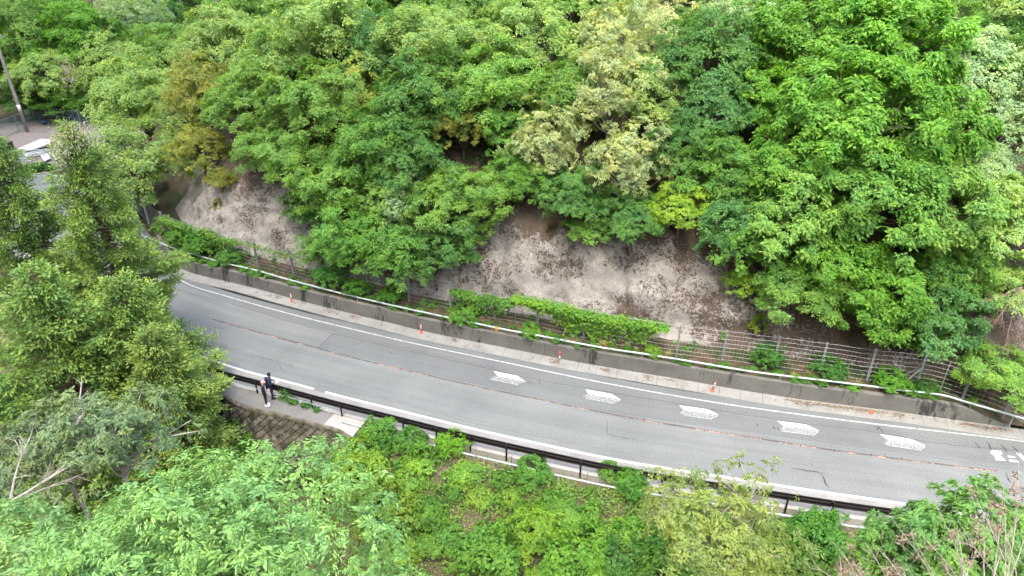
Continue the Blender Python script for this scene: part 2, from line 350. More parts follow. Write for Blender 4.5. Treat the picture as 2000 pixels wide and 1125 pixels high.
# ================================================================== THE SETTING
def arc(L): return np.r_[0, np.cumsum(np.linalg.norm(np.diff(L[:, :2], axis=0), axis=1))]
class Line:
    def __init__(s, L): s.L = L; s.a = arc(L); s.n = nrm2(L)
    def at(s, q, o=0, z=0):
        q = np.atleast_1d(q); p = np.stack([np.interp(q, s.a, s.L[:, k]) for k in (0, 1)], 1); n = unit(np.stack([np.interp(q, s.a, s.n[:, k]) for k in (0, 1)], 1))
        p = p + n * np.broadcast_to(o, q.shape)[:, None]; return np.c_[p, np.broadcast_to(z, q.shape)]
    def st(s, pt): return float(sdist([pt[:2]], s.L)[1][0])
    def sx(s, px, py, z=0): return s.st(G(px, py, z))
WLn, NLn, HLn = Line(WL), Line(NL), Line(HL)

# ground: one sheet out to the far ridge
gx = np.concatenate([np.arange(-420, -130, 14.), np.arange(-130, 90, .8), np.arange(90, 400, 14.)])
gy = np.concatenate([np.arange(-160, -30, 10.), np.arange(-30, 190, .8), np.arange(190, 520, 14.)])
XX, YY = np.meshgrid(gx, gy, indexing='ij'); XY = np.c_[XX.ravel(), YY.ravel()]
ZZ = T(XY, low=True)
gq = grid_faces(len(gx), len(gy))
me = qmesh('ground', np.c_[XY, ZZ], gq, M['soil'], True); me.materials.append(M['banksoil'])
cen = XY[gq].mean(1); dnc = -sdist(cen, NLc)[0]
me.polygons.foreach_set('material_index', (dnc > -1).astype(np.int32))
tag(link('ground', me), kind='structure')

# height and hill-distance tables for planting
TG = T(XY).reshape(len(gx), len(gy)); DG = sdist(XY, WLc)[0].reshape(len(gx), len(gy)); NG = -sdist(XY, NLc)[0].reshape(len(gx), len(gy))
def look(tab, P):
    P = np.asarray(P, float).reshape(-1, 2); i = np.clip(np.searchsorted(gx, P[:, 0]) - 1, 0, len(gx) - 2); j = np.clip(np.searchsorted(gy, P[:, 1]) - 1, 0, len(gy) - 2)
    u = np.clip((P[:, 0] - gx[i]) / (gx[i + 1] - gx[i]), 0, 1); v = np.clip((P[:, 1] - gy[j]) / (gy[j + 1] - gy[j]), 0, 1)
    return (tab[i, j] * (1 - u) + tab[i + 1, j] * u) * (1 - v) + (tab[i, j + 1] * (1 - u) + tab[i + 1, j + 1] * u) * v

# road surface (UV = metres along, metres across from the near edge line)
q = np.arange(0, NLn.a[-1], .5); base = NLn.at(q); wdt = np.abs(sdist(base[:, :2], HL)[0])
wdt = smooth(wdt[:, None], 30)[:, 0]
cols = np.linspace(0, 1, 15); V, UV = [], []
for i, s in enumerate(q):
    for c in cols:
        t = -.1 + c * (wdt[i] + .72); V.append(NLn.at(s, t)[0]); UV.append((s, t))
tag(link('road', qmesh('road', V, grid_faces(len(q), 15, True), M['asphalt'], uv=UV)), kind='structure')
def ribbon(name, L, o0, o1, z, mat, parent=None, kind=None, jitter=0):
    n = len(L); j = fbm(np.c_[np.arange(n) * .45, np.zeros((n, 2))], 3, 77) * jitter if jitter else 0
    A, B = offs(L, o0 + j, z), offs(L, o1 + j, z); V = np.empty((2 * n, 3)); V[0::2] = A; V[1::2] = B
    i = np.arange(n - 1) * 2; o = link(name, qmesh(name, V, np.stack([i, i + 2, i + 3, i + 1], 1), mat), parent)
    if kind: tag(o, kind=kind)
    return o
sh = ribbon('road_shoulder', NL, -1.34, -.1, .0, M['shoulder'], kind='structure')
gap0, gap1 = NLn.sx(622, 763), NLn.sx(634, 766)
sN = np.arange(0, NLn.a[-1], .4)
nl_a = NLn.at(sN[sN < gap0]); nl_b = NLn.at(sN[sN > gap1])
road_o = bpy.data.objects['road']
ribbon('edge_line', nl_a, -.09, .07, .006, M['white_paint'], road_o); ribbon('edge_line', nl_b, -.09, .07, .006, M['white_paint'], road_o)
ribbon('edge_line', HL, -.06, .05, .006, M['faded_paint'], road_o)
ribbon('centre_line', CL_, -.04, .04, .006, M['orange_paint'], road_o)
CLn = Line(CL_)
ribbon('line_seam', CL_, .045, .07, .008, M['crack'], road_o, jitter=.03)
seam = smooth(cat(GL([(300,545),(357,569),(449,593),(567,628),(649,651),(753,676),(850,697),(957,721),(1090,749),(1250,776),(1450,810),(1582,828),(1710,844),(1850,868),(2000,880),(2150,898)]), .25), 4)
ribbon('asphalt_joint', seam, -.014, .014, .008, M['crack'], road_o, jitter=.05)
for pts in ([(620,753),(690,768),(769,785),(850,806),(930,828)], [(360,610),(415,623),(470,640),(560,664),(678,697)], [(930,828),(1050,852),(1180,878),(1300,899)]):
    ribbon('asphalt_joint', cat(GL(pts), .25), -.009, .009, .007, M['seam'], road_o, jitter=.05)
ribbon('asphalt_joint', cat(GL([(650,651),(640,661),(621,680)]), .2), -.016, .016, .0085, M['crack'], road_o, jitter=.02)
rng = random.Random(4)
def crack(pts, wd=.03, jit=4):
    P = cat(GL(pts), .12); P[:, :2] += np.c_[fbm(P * 2.3, 3, 3), fbm(P * 2.3, 3, 8)] * .06
    wv = wd * (.45 + .55 * (fbm(P * 3, 2, 5) * .5 + .5)) * np.sin(np.linspace(.25, math.pi - .1, len(P)))
    n = len(P); V = np.empty((2 * n, 3)); V[0::2] = offs(P, -wv, .009); V[1::2] = offs(P, wv, .009); i = np.arange(n - 1) * 2
    link('crack', qmesh('crack', V, np.stack([i, i + 2, i + 3, i + 1], 1), M['crack']), road_o)
for pts, wd in ([((1547,914),(1578,920),(1600,924),(1615,926)), .05], [((1600,925),(1608,933),(1612,945),(1616,953)), .05], [((1961,922),(1970,936),(1980,949)), .05], [((1957,957),(1962,965)), .035], [((1586,910),(1584,904)), .02],
        [((1185,820),(1187,834),(1186,846),(1205,851),(1225,856),(1247,859)), .018], [((465,709),(480,698),(493,694),(515,699),(540,705),(565,712),(588,721)), .018], [((493,694),(488,701)), .015], [((540,705),(548,717),(555,731)), .012], [((565,712),(572,724)), .012], [((515,699),(508,712)), .012], [((760,687),(764,692),(771,691)), .03],
        [((1054,742),(1056,752)), .03], [((1477,826),(1479,832)), .04], [((1507,832),(1510,838)), .045], [((1520,834),(1523,842)), .045], [((1708,834),(1718,836),(1712,842)), .05], [((1720,838),(1724,846)), .04], [((1924,861),(1932,872),(1938,882)), .05], [((1950,866),(1960,876),(1966,884)), .045], [((1975,868),(1985,880),(1994,892)), .05], [((1905,863),(1915,876)), .04], [((1030,746),(1042,748)), .03]):
    crack(pts, wd)
for px, py in ((1257,818),(1483,853),(1562,866),(1627,876),(1727,888),(1760,893),(1700,886)):
    crack(((px, py), (px + 1.5, py + 7)), .035)

# painted arrows on the hill-side lane, each with a solid half and a scuffed half
def flat_poly(name, P, z, mat, parent):
    me = bpy.data.meshes.new(name); me.from_pydata([(p[0], p[1], z) for p in P], [], [tuple(range(len(P)))]); me.materials.append(mat)
    if me.polygons[0].normal.z < 0: me.flip_normals()
    return link(name, me, parent)
for k, (px, py) in enumerate(((993,740),(1177,776),(1366,807),(1561,838),(1766,866))):
    c = G(px, py); s = NLn.st(c); t = sdist([c[:2]], NL)[0][0]; a0 = NLn.at(s, t)[0]; b0 = NLn.at(s + 1, t)[0]; e = unit(b0 - a0)[:2]; nv = np.array([-e[1], e[0]])
    P = lambda u, v: (c[0] + e[0] * u + nv[0] * v, c[1] + e[1] * u + nv[1] * v)
    r_ = random.Random(k + 2)
    w0 = r_.uniform(-.05, .1)
    flat_poly('lane_arrow', [P(*v) for v in [(-1.12, .46), (-.3, .47), (.45, .46), (1.08, .06), (.3, .06), (-.84 + w0, .06)]], .007, M['arrow_paint'], road_o)
    for v0, v1, u0, u1 in ((-.0, -.13, -.95 + w0, 1.04), (-.17, -.26, -1.05 + w0, .93), (-.30, -.42, -.9 - w0, .78)):
        flat_poly('lane_arrow', [P(*v) for v in [(u0, v0), (u1, v0), (u1 - .09, v1), (u0 - .06, v1)]], .007, M['arrow_worn'], road_o)
for pts in ([(1936,880),(1955,881),(1958,887),(1952,889),(1962,897),(1965,900),(1945,899),(1942,890),(1934,885)], [(1968,890),(1982,892),(1983,895),(1969,893)], [(1970,898),(1985,899),(1990,903),(1972,902)], [(1984,884),(1991,885),(2009,900),(2012,905),(2000,901)], [(2015,882),(2060,888),(2062,896),(2018,890)]):
    flat_poly('road_lettering', [G(*p) for p in pts], .007, M['arrow_paint'], road_o)

# gutter blocks along the foot of the wall
gut = tag(empty('gutter'), kind='structure'); s0, s1 = WLn.sx(300, 505), WLn.st((45, 27))
k = s0; gi = 0; rng = random.Random(11)
while k < s1:
    L_ = 1.22; b = MB(); ss = np.array([k + .008, k + L_ - .008]); dz = rng.uniform(-.006, .006)
    ring = []
    for s in ss:
        ring.append([WLn.at(s, -.80 + rng.uniform(-.01, .01), .006)[0], WLn.at(s, -.62, .022 + dz)[0], WLn.at(s, -.12, .05 + dz)[0], WLn.at(s, .02, .11 + dz)[0], WLn.at(s, .02, -.1)[0], WLn.at(s, -.80, -.1)[0]])
    b.add(ring[0] + ring[1], [(i, i + 1, i + 7, i + 6) for i in range(5)] + [(5, 0, 6, 11), (5, 4, 3, 2, 1, 0), (6, 7, 8, 9, 10, 11)])
    o = b.obj('gutter_block', M['gutter'], gut); k += L_
    if gi % 3 == 0:                        # lifting notch
        nb = MB(); p = WLn.at(k - .5, -.42, .043)[0]; q2 = WLn.at(k - .5, -.25, .05)[0]; dv = unit(q2 - p)
        nb.box((p + q2) / 2, (.2, .035, .012), frame(dv)); nb.obj('drain_slot', M['crack'], o)
    gi += 1

# concrete wall with a cast joint
wall = tag(empty('concrete_wall', tuple(WLn.at(WLn.sx(1063, 698))[0])), 'long low stained grey concrete wall between the gutter and the wire fence', 'wall')
wall_at = wall.location.copy()
def wparent(o): o.parent = wall; o.matrix_parent_inverse = Matrix.Translation(-wall_at); return o
ends = [WLn.sx(285, 480), WLn.sx(567, 585), WLn.sx(1063, 698), WLn.sx(1560, 783), WLn.sx(1975, 838)]
s_t0, s_t1 = WLn.sx(1846, 820), WLn.sx(1990, 842)
for a, b_ in zip(ends[:-1], ends[1:]):
    s = np.linspace(a + .012, b_ - .012, int((b_ - a) / .35) + 2); V = []
    h = 1.05 * (1 - .97 * sst(s_t0, s_t1, s)) + fbm(np.c_[s * .8, s * 0, s * 0], 3, 3) * .02
    for d_, zf in ((0, -.15), (.0, .06), (.035, .5), (.07, .97), (.10, 1.0), (.33, 1.0), (.36, .97), (.36, -.15)):
        zz = np.where(zf > 0, h * zf, zf); V.append(WLn.at(s, d_ + .02, zz) + np.c_[fbm(np.c_[s, zz * 2, s * 0], 3, 7), fbm(np.c_[s, zz * 2, s * 0], 3, 8), s * 0] * .012)
    V = np.array(V).transpose(1, 0, 2).reshape(-1, 3); n = len(s); F = grid_faces(n, 8).tolist(); b = MB(); b.add(V, F); b.add(V[:8], [tuple(range(8))]); b.add(V[-8:], [tuple(range(8))[::-1]])
    wparent(b.obj('wall_panel', M['wall']))

# ledge behind the wall and the rock cutting above it
prof_d = np.array([.3, .8, 1.5, 2.0, 2.6, 3.0, 3.2, 5.2, 6.0, 6.6, 7.4, 8.2, 9.0]); prof_z = hill_prof(prof_d)
seg = np.r_[0, np.cumsum(np.hypot(np.diff(prof_d), np.diff(prof_z)))]
vv = np.arange(0, seg[-1], .16); pd, pz = np.interp(vv, seg, prof_d), np.interp(vv, seg, prof_z)
for _ in range(6): pd[1:-1] = .25 * pd[:-2] + .5 * pd[1:-1] + .25 * pd[2:]; pz[1:-1] = .25 * pz[:-2] + .5 * pz[1:-1] + .25 * pz[2:]
su = np.arange(WLn.st((-32.3, 56.0)), WLn.st((60, 27)), .17)
U, D = np.meshgrid(su, pd, indexing='ij'); Zb = np.broadcast_to(pz, U.shape)
B = WLn.at(U.ravel(), D.ravel(), Zb.ravel())
rk = sst(2.0, 3.0, D.ravel())
nx = np.array([np.interp(U.ravel(), WLn.a, WLn.n[:, 0]), np.interp(U.ravel(), WLn.a, WLn.n[:, 1])]).T
ndir = np.c_[-nx * .8, np.full(len(nx), .5)]
disp = fbm(B * np.array([.22, .22, .3]), 3, 40) * .6 + fbm(B * .9, 3, 44) * .14 + (np.abs(fbm(B * 1.7, 2, 47)) - .3) * .15 + fbm(B * 3.0, 2, 49) * .07
for gpx, gw, gd in ((1095, .4, .4), (1300, .5, .4), (500, .4, .35), (960, .6, .3), (1210, .3, .3)):
    sg = WLn.sx(gpx, 640); disp = disp - gd * np.exp(-((U.ravel() - sg - .35 * fbm(np.c_[D.ravel() * .6, D.ravel() * 0 + gpx, D.ravel() * 0], 2, 4)) / gw) ** 2)
lv = B[:, 2] + fbm(B * .35, 2, 70) * .8; disp = disp + .12 * (np.abs((lv / 1.35) % 1 - .5) * 2 - .5) * sst(-.2, .5, fbm(B * .3, 2, 72))
B = B + ndir * (disp * rk)[:, None] + np.c_[np.zeros((len(B), 2)), (1 - rk) * fbm(B * 1.2, 3, 50) * .09]
B[:, 2] *= 1 - .9 * sst(s_t0, s_t1, U.ravel()) * (1 - sst(1.0, 2.8, D.ravel()))
# where litter clings: near the lip, in the damp hollow and towards the right-hand end
lit = sst(4.6, 7.0, D.ravel()) * 1.0 + sst(WLn.sx(1180, 720), WLn.sx(1640, 790), U.ravel()) * .5 - sst(WLn.sx(800, 643), WLn.sx(450, 555), U.ravel()) * .1 + fbm(B * .45, 3, 60) * .3 + .02
ledge_n = int((pd < 2.35).sum()); nv = len(pd)
F = grid_faces(len(su), nv, True).reshape(len(su) - 1, nv - 1, 4)
me = qmesh('rock_face', B, F[:, ledge_n - 1:].reshape(-1, 4), M['rock'], True, attr=('litter', lit)); tag(link('rock_face', me), kind='structure')
me = qmesh('ledge', B, F[:, :ledge_n - 1].reshape(-1, 4), M['soil'], True); tag(link('ledge', me), kind='structure')

# ================================================================== ROADSIDE FURNITURE
def rooted(name, loc, label, cat, group=None):
    e = tag(empty(name, tuple(loc)), label, cat, group); return e
def child(e, o):                           # parent keeping world-space coordinates
    o.parent = e; o.matrix_parent_inverse = Matrix.Translation(-e.location); return o

# white pipe along the wall top
pl = [(285,462),(335,483),(428,511),(500,528),(567,547),(679,576),(800,604),(922,630),(983,643),(1055,656),(1170,678),(1263,692),(1350,706),(1478,727),(1650,748),(1770,763),(1842,772),(1890,786),(2000,818),(2090,848)]
zp = [1.36] * 16 + [1.36, 1.3, 1.15, 1.1]
PP = cat([G(a, b, z) for (a, b), z in zip(pl, zp)], .25)
pipe = rooted('guard_pipe', PP[0], 'long whitish pipe rail running along the top of the stained concrete wall', 'pipe rail')
PLn = Line(PP)
i = 0; seglen = 16
while i < len(PP) - 1:
    j = min(len(PP), i + seglen + 1); b = MB(); b.tube(PP[i:j], .062, 10); child(pipe, b.obj('pipe_length', M['white_metal'], None, True))
    b = MB(); c = PP[i]; e = unit(PP[min(i + 1, len(PP) - 1)] - c); b.tube([c - e * .09, c + e * .09], .072, 10); child(pipe, b.obj('sleeve', M['steel'], None, True))
    b = MB(); c = PP[min(i + 8, len(PP) - 1)]; b.tube([c - [0, 0, .03], [c[0], c[1], 1.0 if c[0] < 24 else .15]], .03, 6); child(pipe, b.obj('pipe_support', M['steel']))
    i += seglen
# wire fence on the ledge
fpx = [(232,380),(262,408),(290,434),(325,462),(375,484),(437,504),(505,523),(574,541),(645,559),(720,574),(800,590),(881,606),(966,624),(1050,641),(1139,662),(1229,680),(1321,695),(1410,706),(1510,719),(1600,731),(1692,745),(1788,756),(1880,777),(1966,802),(2060,836)]
FB = np.array([G(a, b, 1.06) for a, b in fpx]); FB[-3:, 2] = [.9, .7, .5]
fence = rooted('wire_fence', FB[12], 'tall grey steel post-and-wire fence on the ledge below the rock cutting', 'fence')
FH = 2.25; FLn = cat(FB, .4)
for k, p in enumerate(FB):
    b = MB(); e = unit(FB[min(k + 1, len(FB) - 1)] - FB[max(0, k - 1)]); fr = frame((e[0], e[1], 0)); hh = FH + (.15 if k == 21 else 0)
    wdh = .17 if k == 21 else .125
    for sx in (-1, 1): b.box((p[0] + e[0] * sx * wdh * .42, p[1] + e[1] * sx * wdh * .42, p[2] + hh / 2 - .1), (.014, wdh, hh + .2), fr)
    b.box((p[0], p[1], p[2] + hh / 2 - .1), (wdh * .8, .014, hh + .2), fr)
    child(fence, b.obj('fence_post', M['steel']))
for h in np.linspace(.2, FH - .04, 8):
    b = MB(); P = FLn.copy(); P[:, 2] += h + .015 * np.sin(np.arange(len(P)) * .9); n_ = nrm2(P); P[:, :2] -= n_ * .085; b.tube(P, .0085, 4, False); child(fence, b.obj('wire', M['wire']))
b = MB()                                   # fine net behind the wires
for k in range(0, len(FLn) - 1):
    for f in (0, .5):
        p = FLn[k] * (1 - f) + FLn[k + 1] * f; b.tube([p + [0, 0, .05], p + [0, 0, FH - .1]], .0025, 3, False)
child(fence, tag(b.obj('netting', M['steel']), kind='stuff'))
p = FB[21]; e = unit(FB[20] - FB[21]); b = MB()
b.tube([p + [0, 0, 1.35], p + e * .95 - np.array([.1, .25, 0])], .045, 6); child(fence, b.obj('brace', M['steel']))
b = MB(); b.tube([p + [0, .1, 1.3], p + e * .9 + np.array([.05, .55, 0])], .045, 6); child(fence, b.obj('brace', M['steel']))
t = G(1836, 762, 1.05); b = MB(); b.tube([t, t + [0, 0, 1.95]], .03, 6); child(fence, b.obj('thin_post', M['steel']))

# near-side kerb, black beam barrier, lower white pipe
kx0, kx1 = NLn.st((-30, 46)), NLn.st((45, 19.6))
kerb = tag(empty('kerb'), kind='structure'); k = kx0
while k < kx1:
    ss = np.linspace(k + .01, k + 1.98, 3); b = MB(); V = []
    for d_, z_ in ((-1.34, -.25), (-1.34, .10), (-1.36, .115), (-1.55, .115), (-1.57, .10), (-1.57, -.75)): V.append(NLn.at(ss, d_, z_))
    V = np.array(V).transpose(1, 0, 2).reshape(-1, 3); b.add(V, grid_faces(3, 6)[:, ::-1]); b.add(V[:6], [tuple(range(6))[::-1]]); b.add(V[-6:], [tuple(range(6))])
    b.obj('kerb_stone', M['newslab'], kerb); k += 2.0
rail = rooted('guardrail', NLn.at(NLn.sx(1014, 860), -1.5)[0], 'dark brown steel beam guardrail on posts along the near road edge', 'guardrail')
prof = [(.0, .93), (.1, .895), (.1, .80), (.01, .765), (.0, .735), (.01, .705), (.1, .665), (.1, .575), (.0, .54)]
prof = [(a, z) for a, z in prof] + [(a - .012, z) for a, z in prof[::-1]]
s0, s1 = NLn.sx(430, 718), NLn.st((30, 21)); k = s0
while k < s1:
    ss = np.linspace(k, k + 3.85, 9); V = [NLn.at(ss, -1.50 + a, z) for a, z in prof]; V = np.array(V).transpose(1, 0, 2).reshape(-1, 3); m = len(prof); b = MB()
    F = [(i * m + j, i * m + (j + 1) % m, (i + 1) * m + (j + 1) % m, (i + 1) * m + j) for i in range(8) for j in range(m)]
    b.add(V, F); b.add(V[:m], [tuple(range(m))[::-1]]); b.add(V[-m:], [tuple(range(m))]); child(rail, b.obj('beam', M['black_metal']))
    for q_ in (k + .0, k + 1.92):
        c = NLn.at(q_, -1.60)[0]; b = MB(); b.tube([c + [0, 0, -.2], c + [0, 0, .90]], .05, 10); b.lathe([(.052, 0), (.04, .03), (.02, .04)], (c[0], c[1], .90), 10)
        cc = NLn.at(q_, -1.54)[0]; e = unit(NLn.at(q_ + .5, 0)[0] - NLn.at(q_, 0)[0]); b.box((cc[0], cc[1], .735), (.09, .1, .22), frame(e)); child(rail, b.obj('post', M['black_metal']))
    k += 3.9
    b = MB(); c = NLn.at(k - .03, -1.478, .735)[0]; e = unit(NLn.at(k + .4, 0)[0] - NLn.at(k, 0)[0]); b.box(c, (.16, .05, .3), frame(e)); child(rail, b.obj('splice_plate', M['black_metal']))
# lower white pipe outside the kerb
s0, s1 = NLn.sx(693, 800), NLn.st((29, 21)); lp = rooted('guard_pipe', NLn.at(s0, -2.1)[0], 'low white pipe rail at the top of the weedy bank below the guardrail', 'pipe rail')
k = s0
while k < s1:
    ss = np.linspace(k, k + 3.95, 9); P = NLn.at(ss, -2.08, .12 + .015 * np.sin(k)); b = MB(); b.tube(P, .052, 9); child(lp, b.obj('pipe_length', M['white_metal'], None, True))
    for q_ in (k + .4, k + 2.4):
        c = NLn.at(q_, -2.08)[0]; b = MB(); b.tube([c + [0, 0, -.6], c + [0, 0, .10]], .035, 7); child(lp, b.obj('pipe_support', M['white_metal']))
    k += 4.0
# second, upper hand pipe along the footway side (thin)
s0b, s1b = NLn.st((-24, 40)), NLn.sx(690, 781)
hp = rooted('hand_pipe', NLn.at(s0b, -1.62)[0], 'thin white pipe beneath the guardrail beside the two people', 'pipe rail')
P = NLn.at(np.linspace(s0b, s1b, 60), -1.64, .42); b = MB(); b.tube(P, .02, 6); child(hp, b.obj('pipe_length', M['white_metal'], None, True))
for q_ in np.arange(s0b + .5, s1b, 3.9):
    c = NLn.at(q_, -1.64)[0]; b = MB(); b.tube([c, c + [0, 0, .42]], .018, 6); child(hp, b.obj('pipe_support', M['white_metal']))

# footway platform and its block-faced retaining wall
pe = cat([(-33, 43.2, 0), (-26, 38.2, 0), (-20.5, 34.6, 0)] + GL([(470,787),(545,806),(617,825),(659,836),(689,853)], .06), .3)
plat = tag(empty('footway'), kind='structure')
cuts = [0, .52, .78, .935, 1.0]; n = len(pe)
inner = np.array([NLn.at(NLn.st(p), -1.58, .06)[0] for p in pe]); inner[:, 2] = .06
for a, b_ in zip(cuts[:-1], cuts[1:]):
    i0, i1 = int(a * (n - 1)), int(b_ * (n - 1)); I, O = inner[i0:i1 + 1].copy(), pe[i0:i1 + 1].copy(); m = len(I)
    if m < 2: continue
    e = unit(O[-1] - O[-2]) * .012; O[-1] -= e; I[-1] -= e
    O[:, 2] = .06; V = np.concatenate([np.stack([I, O, O - [0, 0, .22], I - [0, 0, .22]], 1).reshape(-1, 3)]); bb = MB()
    bb.add(V, [(i * 4 + j, i * 4 + (j + 1) % 4, i * 4 + 4 + (j + 1) % 4, i * 4 + 4 + j) for i in range(m - 1) for j in range(4)]); bb.add(V[:4], [(3, 2, 1, 0)]); bb.add(V[-4:], [(0, 1, 2, 3)])
    o = bb.obj('footway_slab', M['newslab'] if b_ >= .99 else M['platform'], plat)
rw = rooted('block_wall', pe[-1], 'mossy retaining wall of diagonally laid square blocks below the footway', 'wall')
pn = nrm2(pe); ptop = pe.copy(); ptop[:, 2] = -.05
BAT, WH = .42, 3.6                          # batter per metre, height
b = MB(); lo = ptop.copy(); lo[:, :2] -= pn * BAT * WH; lo[:, 2] = -.05 - WH
V = np.empty((2 * n, 3)); V[0::2] = ptop; V[1::2] = lo
V[0::2, :2] += pn * .02; V[1::2, :2] += pn * .02
b.add(V, [(2 * i, 2 * i + 1, 2 * i + 3, 2 * i + 2) for i in range(n - 1)]); e = unit(pe[-1] - pe[-2])
q4 = [V[-2], V[-1], V[-1] + [pn[-1][0] * 3.4, pn[-1][1] * 3.4, 0], V[-2] + [pn[-1][0] * 1.2, pn[-1][1] * 1.2, 0]]; child(rw, b.obj('backing', M['mortar'])); b = MB(); b.add(q4, [(3, 2, 1, 0)]); child(rw, b.obj('end_face', M['platform']))
pa = arc(pe); cs = .34; rng = random.Random(5)
sb = MB(); hcs = cs * .47
ring0 = [(-hcs, 0), (0, -hcs), (hcs, 0), (0, hcs)]; sq = lambda k_, z: [(a * k_ * 1.0, b2 * k_ * 1.0, z) for a, b2 in ring0]
hd = cs * .707 * .93; V = [(x * hd, y * hd, -.06) for x, y in ((1, 0), (0, 1), (-1, 0), (0, -1))] + [(x * hd, y * hd, .02) for x, y in ((1, 0), (0, 1), (-1, 0), (0, -1))] + [(x * hd * .78, y * hd * .78, .065) for x, y in ((1, 0), (0, 1), (-1, 0), (0, -1))]
stones = []
for v_ in range(3):
    r2 = random.Random(v_); VV = [(x + r2.uniform(-.012, .012), y + r2.uniform(-.012, .012), z + r2.uniform(-.012, .012)) for x, y, z in V]; bb = MB()
    bb.add(VV, [(i, (i + 1) % 4, 4 + (i + 1) % 4, 4 + i) for i in range(4)] + [(4 + i, 4 + (i + 1) % 4, 8 + (i + 1) % 4, 8 + i) for i in range(4)] + [(8, 9, 10, 11)]); stones.append(bb.mesh('block', M['stone']))
u0 = np.interp(G(440, 780)[0], pe[:, 0], pa); u1 = pa[-1]
row = 0; v = .30; step = cs * .707
while v < 2.75:
    uu = u0 + (step if row % 2 else 0)
    while uu < u1 - .1:
        x, y = np.interp(uu, pa, pe[:, 0]), np.interp(uu, pa, pe[:, 1]); nn_ = unit(np.array([np.interp(uu, pa, pn[:, 0]), np.interp(uu, pa, pn[:, 1])]))
        down = unit(np.array([-nn_[0] * BAT, -nn_[1] * BAT, -1.])); outn = unit(np.array([-nn_[0], -nn_[1], BAT])); tu = np.cross(down, outn)
        o = link('block', stones[rng.randrange(3)], rw); c = np.array([x, y, -.05]) + down * v + outn * rng.uniform(-.012, .012)
        mw = Matrix((tuple(tu) + (0,), tuple(-down) + (0,), tuple(outn) + (0,), (0, 0, 0, 1))).transposed(); mw.translation = Vector(c)
        mw = mw @ Matrix.Rotation(rng.uniform(-.05, .05), 4, 'Z'); o.matrix_parent_inverse = Matrix.Translation(-rw.location); o.matrix_basis = mw
        uu += 2 * step
    v += step; row += 1
bb = MB(); V = []
for d_, z_ in ((.0, .055), (-.06, .045), (-.13, -.05), (-.14, -.2), (.0, -.2)): V.append(np.c_[pe[:, :2] + pn * d_, np.full(n, z_)])
V = np.array(V).transpose(1, 0, 2).reshape(-1, 3); V += np.c_[fbm(V * 3, 2, 1), fbm(V * 3, 2, 2), fbm(V * 4, 2, 3)] * .03
bb.add(V, grid_faces(n, 5)); child(rw, bb.obj('coping', M['stone']))

# lane-side marker posts on the gutter
def marker(px, py, label, tilt=(0, 0)):
    c = G(px, py, .05); e = rooted('marker_post', c, label, 'marker post', 'orange marker posts on the gutter'); e.rotation_euler = (tilt[0], tilt[1], 0)
    b = MB(); b.lathe([(.125, 0), (.125, .025), (.07, .05), (.045, .08)], n=14); b.obj('base', M['orange'], e, True)
    b = MB(); b.lathe([(.04, .06), (.038, .66), (.028, .7)], n=12); b.obj('tube', M['orange'], e, True)
    for z in (.36, .52): b = MB(); b.lathe([(.0425, z), (.0425, z + .09)], n=12); b.obj('band', M['whiteband'], e, True)
marker(570, 589, 'orange and white marker post on the gutter nearest the big cedar')
marker(823, 650, 'orange and white marker post on the gutter left of the wall joint')
marker(1391, 763, 'orange marker post on the gutter above the third painted arrow', (.05, .16))
c = G(1091, 707, .06) + np.array([0, .02, 0]); e = rooted('marker_post', c, 'red and white marker post leaning on the wall beside its dark stain', 'marker post', 'orange marker posts on the gutter'); e.rotation_euler = (-.1, 0, 0)
e.location = WLn.at(WLn.sx(1091, 709), -.1, .08)[0]
b = MB(); b.lathe([(.04, .0), (.038, .62), (.02, .66)], n=10); b.obj('tube', M['orange'], e, True)
b = MB(); b.lathe([(.043, .1), (.043, .3)], n=10); b.obj('band', M['whiteband'], e, True)
b = MB(); b.lathe([(.13, 0), (.135, .02), (.1, .07), (.05, .09), (.02, .06)], n=14); o = b.obj('marker_stub', M['orange'], None, True); o.location = G(1701, 806, .05); o.rotation_euler = (.15, .1, 0)
tag(o, 'broken red marker stub without its tube, lying on the littered gutter', 'marker stub')
a, z_ = G(1891, 787, 1.2), G(1903, 809, .35); e = rooted('delineator', z_, 'bright green striped stick hanging from the pipe at the wall end', 'delineator')
dv = (a - z_)
b = MB(); b.tube([z_, a], .03, 8); child(e, b.obj('stick', M['green']))
for f in (.04, .3): b = MB(); b.tube([z_ + dv * f, z_ + dv * (f + .08)], .034, 8); child(e, b.obj('band', M['whiteband']))
c = G(970, 641, 1.36); b = MB(); b.box((0, 0, 0), (.17, .04, .22)); b.box((0, 0, .14), (.06, .03, .07)); b.tube([(-.0, -.0, -.12), (0, 0, -.3)], .02, 6); o = b.obj('reflector', M['yellow']); o.location = c + np.array([0, -.09, .02]); tag(o, 'small amber reflector plate clipped to the pipe above the wall', 'reflector')

